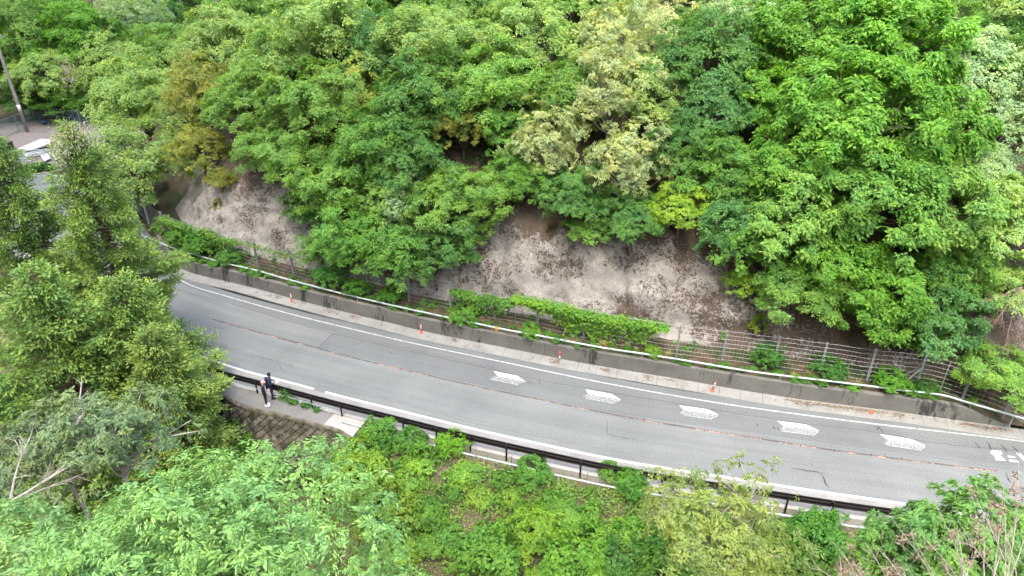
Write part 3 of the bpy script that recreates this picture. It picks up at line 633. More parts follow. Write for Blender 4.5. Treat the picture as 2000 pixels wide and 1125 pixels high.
# ================================================================== VEGETATION
def leafset(P, D, N, L, W, fold=.18):
    side = unit(np.cross(D, N)); N2 = np.cross(side, D); L = np.broadcast_to(L, len(P))[:, None]; W = np.broadcast_to(W, len(P))[:, None]
    mid = P + D * L * .45 + N2 * W * fold
    V = np.stack([P, mid + side * W * .5, P + D * L, mid - side * W * .5], 1); return V.reshape(-1, 3)
def leaf_mesh(name, Vs, mat, rs, tone=None, tone_mu=.45):
    V = np.concatenate(Vs); n = len(V) // 4
    t = np.clip(rs.normal(tone_mu, .26, n), 0, 1) if tone is None else np.clip(np.concatenate(tone), 0, 1)
    return qmesh(name, V, np.arange(n * 4).reshape(-1, 4), mat, False, t)
def sprays(rs, C, N, Rr, twigs, lpt, L, W, droop=.25, spread=.22, away=None, thick=.1, lift=.35):
    """leafy sprays: twigs fanning out from each centre in the plane of its normal, leaves set along them"""
    K = len(C); N = unit(N); ref = np.where(np.abs(N[:, 2:]) < .8, [[.3, .2, .9]], [[1., .1, 0]]); a = unit(np.cross(N, ref)); b = np.cross(N, a)
    th = rs.uniform(0, 2 * np.pi, (K, twigs))
    if away is not None: th = np.arctan2((away * b).sum(1), (away * a).sum(1))[:, None] + rs.normal(0, 1.0, (K, twigs))
    d = a[:, None] * np.cos(th)[..., None] + b[:, None] * np.sin(th)[..., None]; m = max(3, int(lpt * .8)); sh = (K, twigs, m)
    ln = Rr[:, None] * rs.uniform(.5, 1.05, (K, twigs)); t = rs.uniform(.12, 1, sh) ** .75; R3 = np.broadcast_to(Rr[:, None, None], sh); n4 = np.broadcast_to(N[:, None, None], sh + (3,)); d4 = np.broadcast_to(d[:, :, None], sh + (3,))
    p = C[:, None, None] + d4 * (t * ln[..., None])[..., None] + n4 * ((lift * .3) * R3 * np.sin(t * 2.6) - droop * R3 * t ** 2 + rs.normal(0, 1, sh) * thick * R3)[..., None] + rs.normal(0, 1, sh + (3,)) * (spread * .55 * R3)[..., None] * np.array([1, 1, .45])
    sd = np.cross(n4, d4); D = unit(d4 * rs.uniform(.3, 1, sh)[..., None] + sd * (rs.choice([-1, 1], sh) * rs.uniform(.3, 1, sh))[..., None] - np.array([0, 0, 1]) * rs.uniform(0, .5, sh)[..., None])
    Nn = unit(n4 + rs.normal(0, .42, sh + (3,))); k = K * twigs * m
    return leafset(p.reshape(-1, 3), D.reshape(-1, 3), Nn.reshape(-1, 3), L * np.exp(rs.normal(-.03, .3, k)), W * np.exp(rs.normal(-.03, .28, k)))
def bent(a, b, rs, k=.12, n=5, sag=0):
    t = np.linspace(0, 1, n)[:, None]; L = np.linalg.norm(b - a); m = rs.normal(0, k * L, 3); return a + (b - a) * t + m * np.sin(t * np.pi) * .6 + np.array([0, 0, -sag * L]) * np.sin(t * np.pi)

def gen_broad(seed, R_=3.4, Hc=4.6, vs_=.78, pads=95, twigs=7, lpt=20, L=.26, W=.17, padr=(.24, .38), droop=.3, lob=.35, zmin=-.45, mat='leaf', bark='bark', upw=.8, trunk_r=.14, inner=.25, tone=.45, fan=False, sub=0, lean=(0, 0)):
    rs = np.random.RandomState(seed); cc = np.array([lean[0], lean[1], Hc]); Vs = []; tb = MB(); tips = []
    i = 0; dirs = []
    while len(dirs) < pads:
        d = unit(rs.normal(0, 1, 3))
        if d[2] < zmin + rs.uniform(-.15, .15): continue
        if pads < 300 and len(dirs) > 3 and (np.array(dirs[-18:]) @ d).max() > .985: continue
        dirs.append(d)
    dirs = np.array(dirs); lobe = 1 + lob * vn(dirs * 1.7 + seed * 3.1, seed) + lob * .5 * vn(dirs * 4 + seed, seed + 1)
    K = len(dirs); rr = np.where(rs.rand(K) < inner, rs.uniform(.35, .7, K), rs.uniform(.82, 1.0, K)); C = cc + dirs * np.array([1, 1, vs_]) * (R_ * rr * lobe)[:, None]
    pr = R_ * rs.uniform(*padr, K) * np.where(rr > .75, 1.0, .8); Nm = unit(dirs * [1, 1, .6] * .55 + np.array([0, 0, upw]) + rs.normal(0, .18, (K, 3)))
    Vs.append(sprays(rs, C, Nm, pr, twigs, lpt, L, W, droop, away=dirs if fan else None)); tips = list(C)
    top = np.array([lean[0] * .8, lean[1] * .8, Hc * 1.02]); tk = bent(np.array([0, 0, -.6]), top, rs, .05, 7); tb.tube(tk, np.linspace(trunk_r, trunk_r * .35, 7), 7)
    for c in tips[::max(2, len(tips) // 60)]:
        zz_ = max(.3 * Hc, Hc - R_ * vs_ * rs.uniform(.1, 1.1)); a = np.array([np.interp(zz_, tk[:, 2], tk[:, q]) for q in range(3)]); c = a + (c - a) * (.8 if mat == 'gloss' and bark == 'bark' else .97); tb.tube(bent(a, c - [0, 0, .05], rs, .1, 5), np.linspace(trunk_r * .38, .012, 5), 5, False)
    return dict(crown=leaf_mesh('crown', Vs, M[mat], rs, tone_mu=tone), trunk=tb.mesh('trunk', M[bark], True), R=R_, Hc=Hc)

PROTO = {}
for k in range(3): PROTO['maple%d' % k] = gen_broad(10 + k, pads=170, twigs=7, lpt=34, vs_=.85 + .06 * k, L=.16, W=.1, padr=(.16, .29), lob=.55)
for k in range(2): PROTO['layer%d' % k] = gen_broad(20 + k, pads=120, twigs=9, lpt=34, padr=(.2, .35), droop=.35, upw=1.5, vs_=.76, lob=.55, fan=True, L=.155, W=.095)
for k in range(2): PROTO['fluff%d' % k] = gen_broad(30 + k, pads=210, twigs=7, lpt=21, L=.16, W=.09, padr=(.13, .24), droop=.12, lob=.3, vs_=.95, upw=.45, inner=.2)
for k in range(2): PROTO['pale%d' % k] = gen_broad(40 + k, pads=210, twigs=7, lpt=18, L=.17, W=.1, padr=(.1, .21), droop=.1, lob=.6, vs_=.9, upw=.25, inner=.3, bark='palebark', trunk_r=.12, tone=.5)
for k in range(2): PROTO['walnut%d' % k] = gen_broad(50 + k, pads=170, twigs=8, lpt=30, L=.21, W=.105, padr=(.15, .28), droop=.45, lob=.5, vs_=.85, upw=.7, fan=True)
for k in range(2): PROTO['shrub%d' % k] = gen_broad(60 + k, R_=1.2, Hc=.9, pads=60, twigs=6, lpt=17, L=.13, W=.08, padr=(.22, .4), vs_=.75, zmin=-.25, trunk_r=.04)
PROTO['weed0'] = gen_broad(65, R_=.6, Hc=.35, pads=20, twigs=5, lpt=11, L=.15, W=.085, padr=(.35, .6), vs_=.7, zmin=-.1, trunk_r=.02)
PROTO['weed1'] = gen_broad(66, R_=.6, Hc=.45, pads=24, twigs=5, lpt=10, L=.13, W=.08, padr=(.3, .5), vs_=1.1, zmin=-.3, trunk_r=.02)

def tree_at(name, label, cat_, proto, loc, scale, rz, color, group=None, sz=None, tilt=(0, 0)):
    pr = PROTO[proto]; e = tag(empty(name, tuple(loc), rz, (scale, scale, sz or scale)), label, cat_, group); e.rotation_euler = (tilt[0], tilt[1], rz)
    link('trunk' if name.endswith('tree') else 'stem', pr['trunk'], e)
    link('crown' if name.endswith('tree') else 'foliage', pr['crown'], e, color=color); return e
def march(px, py, hfun, dmin=1.5, hill=True):
    """walk the sight line of a photo point until it is hfun(depth) above the ground"""
    d = ray(px, py); ts = np.arange(9, 190, .2); P = np.array([0, 0, CAM_H]) + d * ts[:, None]; z = look(TG, P[:, :2]); dd = look(DG, P[:, :2])
    ok = (P[:, 2] - z <= hfun(ts)) & (((dd > dmin) | (P[:, 1] > 93)) if hill else (ts > 5)); i = int(np.argmax(ok)) if ok.any() else len(ts) - 1
    return P[i], ts[i], z[i]

LEAF = dict(G=(.185, .36, .085), L=(.27, .43, .145), D=(.105, .25, .07), Y=(.30, .40, .10), P=(.385, .48, .25), C=(.43, .49, .30), M=(.28, .43, .235), O=(.28, .34, .085), B=(.1, .25, .085), V=(.14, .335, .05), N=(.24, .41, .055), K=(.14, .32, .068))
BT = 'green broadleaf tree'
# x, y (photo), crown width, proto, colour, label
HILL = [
 (640,480,100,'maple1','K','deep green small tree low between the rocks, nearest the left rock'),
 (905,455,80,'shrub1','G','green bush hugging the left edge of the right rock'),
 (288,345,60,'shrub0','L','light green bush left of the left rock face, above the fence corner'),
 (262,385,90,'shrub0','L','light green bush at the road bend below the leftmost layered tree'),
 (235,345,80,'shrub1','L','pale green bush by the dirt path of the yard'),
 (268,300,190,'layer0','L','light green layered tree at the left foot of the hill, nearest the yard path'),
 (262,190,190,'layer1','L','light green broad tree behind the leftmost layered tree, above the yard fence end'),
 (385,285,105,'fluff0','O','yellow-olive drooping bush hanging over the left rock face'),
 (430,345,60,'fluff1','O','small olive bush clinging at the top of the left rock face'),
 (405,175,150,'fluff1','O','olive-yellow rounded tree right above the drooping olive bush'),
 (440,95,190,'fluff0','L','pale yellowish green tree crowning the left shoulder of the hill'),
 (520,285,130,'layer1','G','flat bright green spreading tree over the right edge of the left rock'),
 (585,300,150,'layer0','G','bright green layered tree just right of the left rock top'),
 (490,200,160,'maple0','G','mid-green rounded tree behind the flat spreading tree, left of centre'),
 (612,405,120,'shrub0','D','dark green bush at the lower right edge of the left rock'),
 (660,370,150,'maple1','G','mid-green maple halfway down between the two rock faces, left side'),
 (690,455,150,'maple2','K','deep green maple low above the fence between the two rock faces'),
 (760,360,120,'maple0','G','mid-green tree just left of the pale-leaved bush'),
 (795,395,120,'pale0','M','pale whitish green tree low between the two rock faces'),
 (765,478,150,'maple1','K','deep green tree hanging down to the fence, left one of the pair'),
 (848,480,140,'maple2','D','dark green tree hanging down beside the right rock face edge'),
 (870,395,150,'maple0','G','mid-green tree above the dark hanging tree by the right rock'),
 (940,370,130,'layer0','G','bright green layered tree at the upper left corner of the right rock'),
 (1015,345,110,'maple1','K','deep green tree on the rock lip below the cream-leaved branch'),
 (620,215,180,'maple2','G','rounded green tree in the second row above the left rock'),
 (725,275,170,'layer1','K','deep green spreading tree at the middle of the left slope'),
 (800,300,150,'maple0','D','dark green tree in the shaded hollow left of centre'),
 (700,185,150,'pale1','Y','sparse yellowish tree with grey bare branches on the left slope'),
 (560,120,190,'fluff0','L','soft light green round tree near the top left of the hill'),
 (650,70,200,'maple1','L','light green wide tree at the top edge, left of the dark round one'),
 (755,110,170,'fluff1','B','bluish dark green round tree high on the left slope'),
 (850,85,200,'layer0','L','light green layered tree at the top edge, left of centre'),
 (840,195,150,'maple2','G','green tree with lavender wisteria in it, left of centre'),
 (905,235,120,'fluff0','O','olive-yellow tree left of the cream-leaved tree'),
 (960,165,190,'layer1','G','broad layered green tree left of the cream-leaved tree'),
 (1030,75,190,'maple0','L','light green tree at the top edge just left of the cream tree'),
 (1000,260,120,'maple1','K','deep green tree below the broad layered one, left of the cream tree'),
 (1190,80,190,'pale0','P','tall cream-leaved tree at the top of the slope, its upper crown'),
 (1195,180,200,'pale1','P','cream-leaved crown in the middle of the pale trio'),
 (1060,285,160,'pale0','P','cream-leaved branchy crown at the lower left of the pale group'),
 (1235,318,170,'pale1','P','cream-leaved crown above the right rock face'),
 (1120,225,100,'pale1','Y','thin yellowish crown tucked left of the cream trio'),
 (1310,75,160,'pale0','C','bare-limbed cream tree at the top edge right of centre'),
 (1130,380,130,'maple2','D','dark green tree on the lip of the right rock below the cream crowns'),
 (1150,440,90,'shrub1','G','green bush growing on the right rock face'),
 (1235,420,120,'maple0','D','dark green tree right of the bush on the rock face'),
 (1330,400,120,'fluff0','N','vivid yellow-green bush above the middle of the right rock'),
 (1330,285,130,'maple1','D','dark green tree in the hollow right of the cream crowns'),
 (1390,215,150,'fluff1','B','bluish dark tree in the hollow left of the vivid giant'),
 (1430,80,190,'pale1','M','pale grey-green tree with dark upright stems at the top'),
 (1420,330,150,'maple0','K','deep green tree left of the vivid giant, lower slope'),
 (1440,430,140,'maple1','B','bluish dark green tree above the right end of the bare rock'),
 (1490,195,150,'walnut0','V','vivid green crown at the left flank of the giant tree group'),
 (1590,85,250,'walnut1','V','vivid green crown at the top of the giant tree group'),
 (1750,105,260,'walnut0','V','vivid green crown at the top right of the giant tree group'),
 (1665,235,280,'walnut1','V','vivid green central crown of the giant tree group'),
 (1560,300,210,'walnut0','V','vivid green crown at the middle left of the giant tree group'),
 (1810,275,220,'walnut1','V','vivid green crown at the right flank of the giant tree group'),
 (1555,410,210,'walnut0','G','green crown at the lower left of the giant tree group'),
 (1710,390,240,'walnut1','K','deep green crown at the lower middle of the giant tree group'),
 (1850,410,230,'walnut0','G','green crown at the lower right of the giant tree group'),
 (1500,485,150,'maple2','K','deep green bushy tree right of the bare rock, above the fence'),
 (1565,560,160,'layer0','G','yellowish green spreading tree low above the fence, right of the rock'),
 (1455,545,80,'fluff0','N','yellow-green bush hanging at the right edge of the bare rock'),
 (1640,520,190,'walnut1','V','vivid green low tree leaning out over the fence, left one'),
 (1730,580,190,'walnut0','V','vivid green low tree leaning out over the fence, right one'),
 (1830,610,170,'maple0','B','bluish green tree low above the braced fence post'),
 (1830,510,170,'maple1','K','deep green tree behind the two vivid leaning trees'),
 (1890,150,230,'fluff0','M','pale minty green tree at the upper right'),
 (1960,255,200,'fluff1','M','pale minty green tree at the right edge below the upper mint one'),
 (1900,330,140,'fluff0','M','small pale mint tree right of the giant group'),
 (1960,420,180,'walnut0','L','light green tree at the right edge, mid slope'),
 (1975,550,150,'layer1','L','light green tree at the right edge above the bare twigs'),
 (1955,715,150,'layer0','G','green feathery tree overhanging the far right end of the fence'),
 (1800,650,110,'shrub0','K','deep green bush just behind the fence left of the braced post'),
 (60,60,170,'fluff1','G','green tree at the top left corner behind the utility pole'),
 (105,150,150,'fluff0','L','light green tree behind the yard fence, right of the pole'),
 (165,75,150,'maple0','V','vivid green tree at the top left behind the yard'),
 (150,205,130,'maple1','K','deep green tree with lavender wisteria directly behind the yard fence'),
 (45,195,130,'maple2','D','dark green tree left of the utility pole behind the fence'),
 (255,45,130,'pale0','M','pale grey twiggy tree at the top left'),
 (225,130,130,'fluff1','L','light green tree between the yard and the hill'),
 (325,110,150,'fluff0','G','green tree on the far left shoulder of the hill'),
 (340,30,130,'maple1','D','dark green tree at the top left of the hill'),
 (345,210,120,'fluff1','L','light green tree left of the olive-yellow rounded tree'),
 (500,40,150,'maple2','G','green tree at the top edge above the pale left shoulder'),
 (930,30,150,'fluff1','G','green tree at the top edge left of the cream tree group'),
 (1130,20,150,'maple0','G','green tree at the very top behind the cream tree'),
 (1510,20,150,'fluff0','L','light green tree at the very top left of the giant group'),
 (1985,30,170,'maple1','D','dark green tree in the top right corner'),
 (1680,10,170,'walnut1','L','light green tree at the very top behind the giant group'),
]
rs0 = np.random.RandomState(3)
for (px, py, wd, pr, c, lab) in HILL:
    P_ = PROTO[pr]; k_ = wd / 2 * 1.02 / FPX / P_['R']
    p, tt, z = march(px, py, lambda ts: P_['Hc'] * ts * k_ * (1.0 if wd > 100 else .8), dmin=-.5 if px < 350 else 1.5); s = k_ * tt; zc = (p[2] - z) / P_['Hc']
    col = np.array(LEAF[c]) * rs0.uniform(.9, 1.12); small = 'bush' in lab
    tree_at('bush' if small else 'tree', lab, 'bush' if small else 'tree', pr, (p[0], p[1], z - .1), s, rs0.uniform(0, 6.28), tuple(col), 'bushes on the rock cutting' if small else 'trees on the hillside', sz=max(.5 * s, min(1.2 * s, zc)))
# deeper rows of the wood that close the gaps
rs1 = np.random.RandomState(8); placed = 0
FILL = ['maple0', 'maple1', 'maple2', 'fluff0', 'fluff1', 'layer0']
for k in range(900):
    if placed >= 110: break
    x = rs1.uniform(-95, 75); y = rs1.uniform(46, 125); d = float(look(DG, [[x, y]])[0]); z = float(look(TG, [[x, y]])[0])
    v = np.array([x, y, z + 5 - CAM_H]); dep = v @ FW; sx_ = 1000 + FPX * v[0] / dep; sy_ = 562.5 - FPX * (v @ UP) / dep
    if not (-60 < sx_ < 2060 and -120 < sy_ < 420) or (d < 9 and y < 95) or (y > 93 and d < 0 and z < 1.0): continue
    if d < 0 and y < 95: continue
    placed += 1; c = ['G', 'K', 'D', 'L', 'K'][rs1.randint(5)]
    tree_at('tree', 'green forest tree half hidden among the crowns behind the front row', 'tree', FILL[rs1.randint(6)], (x, y, z - .3), rs1.uniform(.75, 1.05), rs1.uniform(0, 6.28), tuple(np.array(LEAF[c]) * rs1.uniform(.85, 1.1)), 'forest trees behind the front row')

# ------------------------------------------------------------------ undergrowth on the hill floor
def scatter_leaves(name, pts, nrm, per, rad, L, W, mat, seed, color, up=.6, tone_mu=.4):
    rs = np.random.RandomState(seed); P = np.repeat(pts, per, 0) + rs.normal(0, 1, (len(pts) * per, 3)) * np.array([rad, rad, rad * .5]); n = len(P)
    P[:, 2] += np.abs(rs.normal(0, rad * .35, n)); D = unit(rs.normal(0, 1, (n, 3)) * [1, 1, .45]); N = unit(np.array([0, 0, up]) + rs.normal(0, .45, (n, 3)))
    tn = np.repeat(np.clip(rs.normal(tone_mu, .25, len(pts)), 0, 1), per) + rs.normal(0, .12, n)
    return qmesh(name, leafset(P, D, N, L * rs.uniform(.7, 1.3, n), W * rs.uniform(.7, 1.3, n)), np.arange(n * 4).reshape(-1, 4), M[mat], False, np.clip(tn, 0, 1))
rs = np.random.RandomState(12); c = np.c_[rs.uniform(-100, 75, 16000), rs.uniform(33, 125, 16000)]; d = look(DG, c); z = look(TG, c)
keep = (((d > 6.6) & (d < 55)) | ((c[:, 1] > 95) & (z > .6))); c = c[keep]; z = z[keep]
keep = fbm(np.c_[c * .35, c[:, :1] * 0], 3, 4) > -.25; c = c[keep]; z = z[keep]
tag(link('undergrowth', scatter_leaves('undergrowth', np.c_[c, z + .12], None, 8, .5, .26, .16, 'leaf', 3, None), color=(.07, .18, .045)), 'low dark green undergrowth on the forest floor', 'undergrowth', kind='stuff')

# ------------------------------------------------------------------ cedars
def gen_cedar(seed, H=18., Rb=4.0, layers=62, leaf=(.19, .07), per=26):
    rs = np.random.RandomState(seed); tb = MB(); tk = np.array([[.12 * math.sin(z * .3), .1 * math.cos(z * .4), z] for z in np.linspace(-1, H, 10)]); tb.tube(tk, np.linspace(.27, .03, 10), 8)
    C, O, TN, ang = [], [], [], 0
    for z in np.linspace(.10 * H, H - .2, layers):
        rel = z / H; nb = rs.randint(4, 7)
        for k in range(nb):
            ang += 2.39996 + rs.normal(0, .25); bl = (Rb * (1 - rel) ** .58 * rs.uniform(.55, 1.12) + .22) * (1 + .28 * math.sin(ang * 2 + z * .9)); o = np.array([math.cos(ang), math.sin(ang), 0])
            t = np.linspace(0, 1, 6)[:, None]; path = np.array([0, 0, z]) + o * bl * t + np.array([0, 0, 1]) * (-.38 * bl * t + .30 * bl * t ** 2.4) + rs.normal(0, .05 * bl, (6, 3)) * t
            if bl > .6: tb.tube(path, np.linspace(.03 + .008 * bl, .008, 6), 4, False)
            m = max(2, int(bl / .2)); f = rs.uniform(.3 if rel < .8 else 0, 1.02, m) ** .7
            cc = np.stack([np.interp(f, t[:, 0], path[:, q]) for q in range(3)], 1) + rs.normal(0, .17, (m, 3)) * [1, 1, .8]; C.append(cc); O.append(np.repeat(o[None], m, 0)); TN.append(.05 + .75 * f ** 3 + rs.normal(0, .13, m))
    C, O, TN = np.concatenate(C), np.concatenate(O), np.concatenate(TN); n = len(C) * per; tr = rs.uniform(.24, .46, len(C))
    P = np.repeat(C, per, 0); O = np.repeat(O, per, 0); rr = np.repeat(tr, per)[:, None]; q = unit(rs.normal(0, 1, (n, 3)) + O * .35 + [0, 0, .25]); P = P + q * rr * rs.uniform(.2, 1, (n, 1)) * [1, 1, .75]
    D = unit(q + O * .5 + rs.normal(0, .35, (n, 3)) - [0, 0, .15]); N = unit(q * .4 + [0, 0, .7] + rs.normal(0, .4, (n, 3)))
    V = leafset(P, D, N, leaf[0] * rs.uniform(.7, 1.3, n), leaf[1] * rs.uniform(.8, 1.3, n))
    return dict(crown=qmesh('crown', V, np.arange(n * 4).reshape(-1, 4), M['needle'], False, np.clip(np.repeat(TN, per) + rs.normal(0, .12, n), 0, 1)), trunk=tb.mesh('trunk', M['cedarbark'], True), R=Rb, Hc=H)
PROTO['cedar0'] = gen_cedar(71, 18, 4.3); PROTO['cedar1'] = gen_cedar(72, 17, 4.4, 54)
def topped(px, py, depth, proto, label, color, rz=0, widen=1.0):
    """a tree whose tip stands at a photo point, this deep into the scene"""
    tip = np.array([0, 0, CAM_H]) + ray(px, py) * depth; z = float(look(TG, [tip[:2]])[0]); s = (tip[2] - z) / PROTO[proto]['Hc']
    return tree_at('cedar_tree', label, 'cedar', proto, (tip[0], tip[1], z), s * widen, rz, color, 'cedars at the left', sz=s)
CED = (.195, .325, .085)
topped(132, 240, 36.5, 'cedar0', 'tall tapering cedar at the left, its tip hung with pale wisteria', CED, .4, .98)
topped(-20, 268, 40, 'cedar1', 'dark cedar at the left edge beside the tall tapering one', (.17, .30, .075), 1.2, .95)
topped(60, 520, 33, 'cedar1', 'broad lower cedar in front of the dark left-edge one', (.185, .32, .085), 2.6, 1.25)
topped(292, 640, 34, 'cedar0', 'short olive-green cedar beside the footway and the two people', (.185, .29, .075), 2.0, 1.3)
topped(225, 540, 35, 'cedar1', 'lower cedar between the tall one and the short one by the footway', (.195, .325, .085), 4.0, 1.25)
# wisteria
def hangings(name, label, centers, rad, per, L, W, color, seed, group=None, vs_=1.0):
    rs = np.random.RandomState(seed); C = np.array(centers); n = len(C) * per; P = np.repeat(C, per, 0) + rs.normal(0, 1, (n, 3)) * [rad, rad, rad * vs_]
    D = unit(rs.normal(0, .5, (n, 3)) + [0, 0, -1]); N = unit(rs.normal(0, 1, (n, 3)) + [0, -.6, .4])
    e = tag(empty(name, tuple(C[0] - [0, 0, rad])), label, 'wisteria', group)
    o = link('blossom', qmesh('blossom', leafset(P, D, N, L * rs.uniform(.6, 1.3, n), W), np.arange(n * 4).reshape(-1, 4), M['flower'], False, rs.uniform(.2, .8, n)), color=color); o.parent = e; o.matrix_parent_inverse = Matrix.Translation(-e.location)
    b = MB(); b.tube(bent(C[0], C[-1], rs, .1, 6), .015, 4); o = b.obj('stem', M['bark']); o.parent = e; o.matrix_parent_inverse = Matrix.Translation(-e.location); return e
def pts_at(lst, depth): return [np.array([0, 0, CAM_H]) + ray(a, b) * depth for a, b in lst]
WIS = (.46, .44, .44)
hangings('wisteria', 'pale lavender wisteria draped over the tip of the tall cedar', pts_at([(150,248),(165,255),(180,262),(165,275),(112,270),(108,285),(120,300),(185,275),(140,262)], 35.8), .26, 60, .13, .06, WIS, 1)
hangings('wisteria', 'lavender wisteria hanging in the tree behind the yard fence', pts_at([(128,125),(132,140),(136,155),(125,150),(140,135)], 88), .5, 60, .3, .14, WIS, 2)
hangings('wisteria', 'lavender wisteria in the green tree left of the cream crowns', pts_at([(815,205),(818,215),(822,225),(850,195)], 51), .22, 40, .2, .09, (.42, .38, .45), 4)
hangings('wisteria', 'lavender wisteria in the olive-yellow tree left of the cream crowns', pts_at([(905,217),(920,218),(912,222)], 51), .2, 40, .2, .09, (.42, .38, .47), 5)

# ------------------------------------------------------------------ foreground trees
def front(px, py, depth, proto_kw, name, label, color, rz=0, cat_='tree'):
    c = np.array([0, 0, CAM_H]) + ray(px, py) * depth; z = float(look(TG, [c[:2]])[0]); kw = dict(proto_kw); kw['Hc'] = c[2] - z; key = label; PROTO[key] = gen_broad(**kw)
    return tree_at(name, label, cat_, key, (c[0], c[1], z), 1.0, 0, color)
MINT = (.195, .385, .125)
FG = dict(twigs=5, lpt=12, L=.118, W=.042, droop=.5, zmin=-.1, upw=.5, inner=.35, mat='gloss', tone=.5)
front(420, 1235, 14.5, dict(seed=81, R_=4.3, vs_=.78, pads=1700, padr=(.045, .075), lob=.22, trunk_r=.2, **FG), 'tree', 'large mint green tree with long leaflets filling the bottom left foreground', MINT)
front(40, 1250, 15.5, dict(seed=82, R_=3.3, vs_=.9, pads=1000, padr=(.05, .085), lob=.3, trunk_r=.2, **FG), 'tree', 'mint green tree at the bottom left corner beside the large mint one', (.205, .385, .14))
front(390, 1150, 16.8, dict(seed=83, R_=2.5, vs_=.9, pads=560, padr=(.06, .1), lob=.35, trunk_r=.15, **FG), 'tree', 'mint green crown rising behind the gap of the two bottom left ones', (.19, .37, .125))
GR = dict(twigs=6, lpt=11, L=.14, W=.05, zmin=-.3, upw=.5, inner=.3, bark='palebark', mat='gloss')
front(95, 885, 21, dict(seed=84, R_=2.0, vs_=.62, pads=330, padr=(.09, .16), droop=.25, lob=.6, trunk_r=.13, **GR), 'tree', 'dull grey-green leaved tree with bare pale limbs at the left foreground', (.165, .25, .135))
front(228, 850, 20.5, dict(seed=85, R_=1.6, vs_=.85, pads=260, padr=(.09, .17), droop=.2, lob=.6, trunk_r=.1, **GR), 'tree', 'grey-green leaved tree just below the short cedar, right of the bare limbs', (.165, .26, .125))
front(1390, 1040, 23.5, dict(seed=86, R_=2.5, vs_=.75, pads=420, twigs=6, lpt=12, L=.11, W=.05, padr=(.08, .15), droop=.2, lob=.55, zmin=-.3, upw=.45, inner=.3, bark='palebark', tone=.55, trunk_r=.1), 'tree', 'yellow-green fine-leaved small tree in front of the guardrail, right of centre', (.25, .35, .115))
front(1470, 948, 24, dict(seed=87, R_=1.25, vs_=.8, pads=38, twigs=5, lpt=8, L=.12, W=.05, padr=(.12, .22), droop=.1, lob=.6, zmin=-.4, upw=.3, inner=.35, bark='palebark', trunk_r=.04), 'tree', 'thin airy yellow-green sapling whose top shows against the asphalt', (.28, .37, .12))
front(1885, 1072, 17.5, dict(seed=88, R_=1.75, vs_=.8, pads=280, twigs=7, lpt=14, L=.14, W=.055, padr=(.1, .18), droop=.5, lob=.55, zmin=-.25, upw=.7, inner=.25, fan=True, trunk_r=.08), 'tree', 'bright green feathery tree at the bottom right in front of the guardrail', (.16, .335, .095))
front(1785, 1108, 18.5, dict(seed=89, R_=1.25, vs_=.8, pads=150, twigs=7, lpt=14, L=.14, W=.055, padr=(.11, .2), droop=.5, lob=.5, zmin=-.25, upw=.7, inner=.25, fan=True, trunk_r=.06), 'tree', 'smaller bright green feathery tree left of the bottom right one', (.15, .32, .085))
# bare limbs of the grey-green tree
def limbs(name, label, root, tips, rad, mat, seed, twig=3, cat_='dead branch', heads=None, depth2=.45):
    rs = np.random.RandomState(seed); e = tag(empty(name, tuple(root)), label, cat_); b = MB(); hd = MB(); ends = []
    for tp in tips:
        tp = np.array(tp); path = bent(np.array(root), tp, rs, .06, 7); L = np.linalg.norm(tp - root); b.tube(path, np.linspace(rad, rad * .25, 7), 6, False); ends.append(tp)
        for k in range(twig * 2):
            f = rs.uniform(.35, .95); a = path[int(f * 6)]; dv = unit(unit(tp - root) + rs.normal(0, .42, 3)); q = a + dv * L * depth2 * rs.uniform(.25, .8); pt = bent(a, q, rs, .08, 5); b.tube(pt, np.linspace(rad * .42, rad * .12, 5), 4, False); ends.append(q)
            for j in range(2):
                q2 = pt[rs.randint(2, 4)]; q3 = q2 + unit(dv + rs.normal(0, .5, 3)) * L * depth2 * rs.uniform(.15, .4); b.tube(bent(q2, q3, rs, .08, 4), np.linspace(rad * .2, rad * .08, 4), 3, False); ends.append(q3)
    o = b.obj('branches', M[mat]); o.parent = e; o.matrix_parent_inverse = Matrix.Translation(-e.location)
    if heads:
        E_ = np.array(ends); E_ = E_[rs.rand(len(E_)) < heads]; n = len(E_) * 26; P = np.repeat(E_, 26, 0) + rs.normal(0, .045, (n, 3)); D = unit(rs.normal(0, 1, (n, 3)) + [0, 0, -.2]); N = unit(rs.normal(0, 1, (n, 3)))
        o = link('seed_heads', qmesh('seed_heads', leafset(P, D, N, .09 * rs.uniform(.6, 1.3, n), .03), np.arange(n * 4).reshape(-1, 4), M['seed'])); o['kind'] = 'stuff'; o.parent = e; o.matrix_parent_inverse = Matrix.Translation(-e.location)
    return e
def at_d(px, py, dep): return np.array([0, 0, CAM_H]) + ray(px, py) * dep
limbs('bare_branch', 'pale bare limbs rising out of the grey-green tree at the left', at_d(130, 860, 20.5), [at_d(160,735,21), at_d(145,780,20.5), at_d(185,770,21.5)], .045, 'palebark', 1)
limbs('bare_branch', 'fan of dry brown-grey branches below the grey-green tree', at_d(20, 980, 19), [at_d(190,850,20), at_d(150,900,19.5), at_d(60,850,19.5), at_d(175,920,20)], .04, 'palebark', 2)
limbs('bare_branch', 'tangle of leafless brown twigs above the right end of the fence', at_d(1995, 560, 36.5), [at_d(1925,590,36), at_d(1935,640,35.5), at_d(1960,690,35), at_d(1990,650,35.5)], .028, 'twig', 3, 5)
limbs('bare_branch', 'white leafless limbs inside the cream-leaved crown at lower left', at_d(1075, 330, 47), [at_d(1040,290,46.5), at_d(1065,285,46), at_d(1090,300,46.5)], .05, 'palebark', 4)
limbs('bare_branch', 'pale leafless limbs of the cream tree at the top right of centre', at_d(1265, 150, 58), [at_d(1340,60,58), at_d(1290,60,58), at_d(1245,70,57), at_d(1330,95,57)], .07, 'palebark', 5)
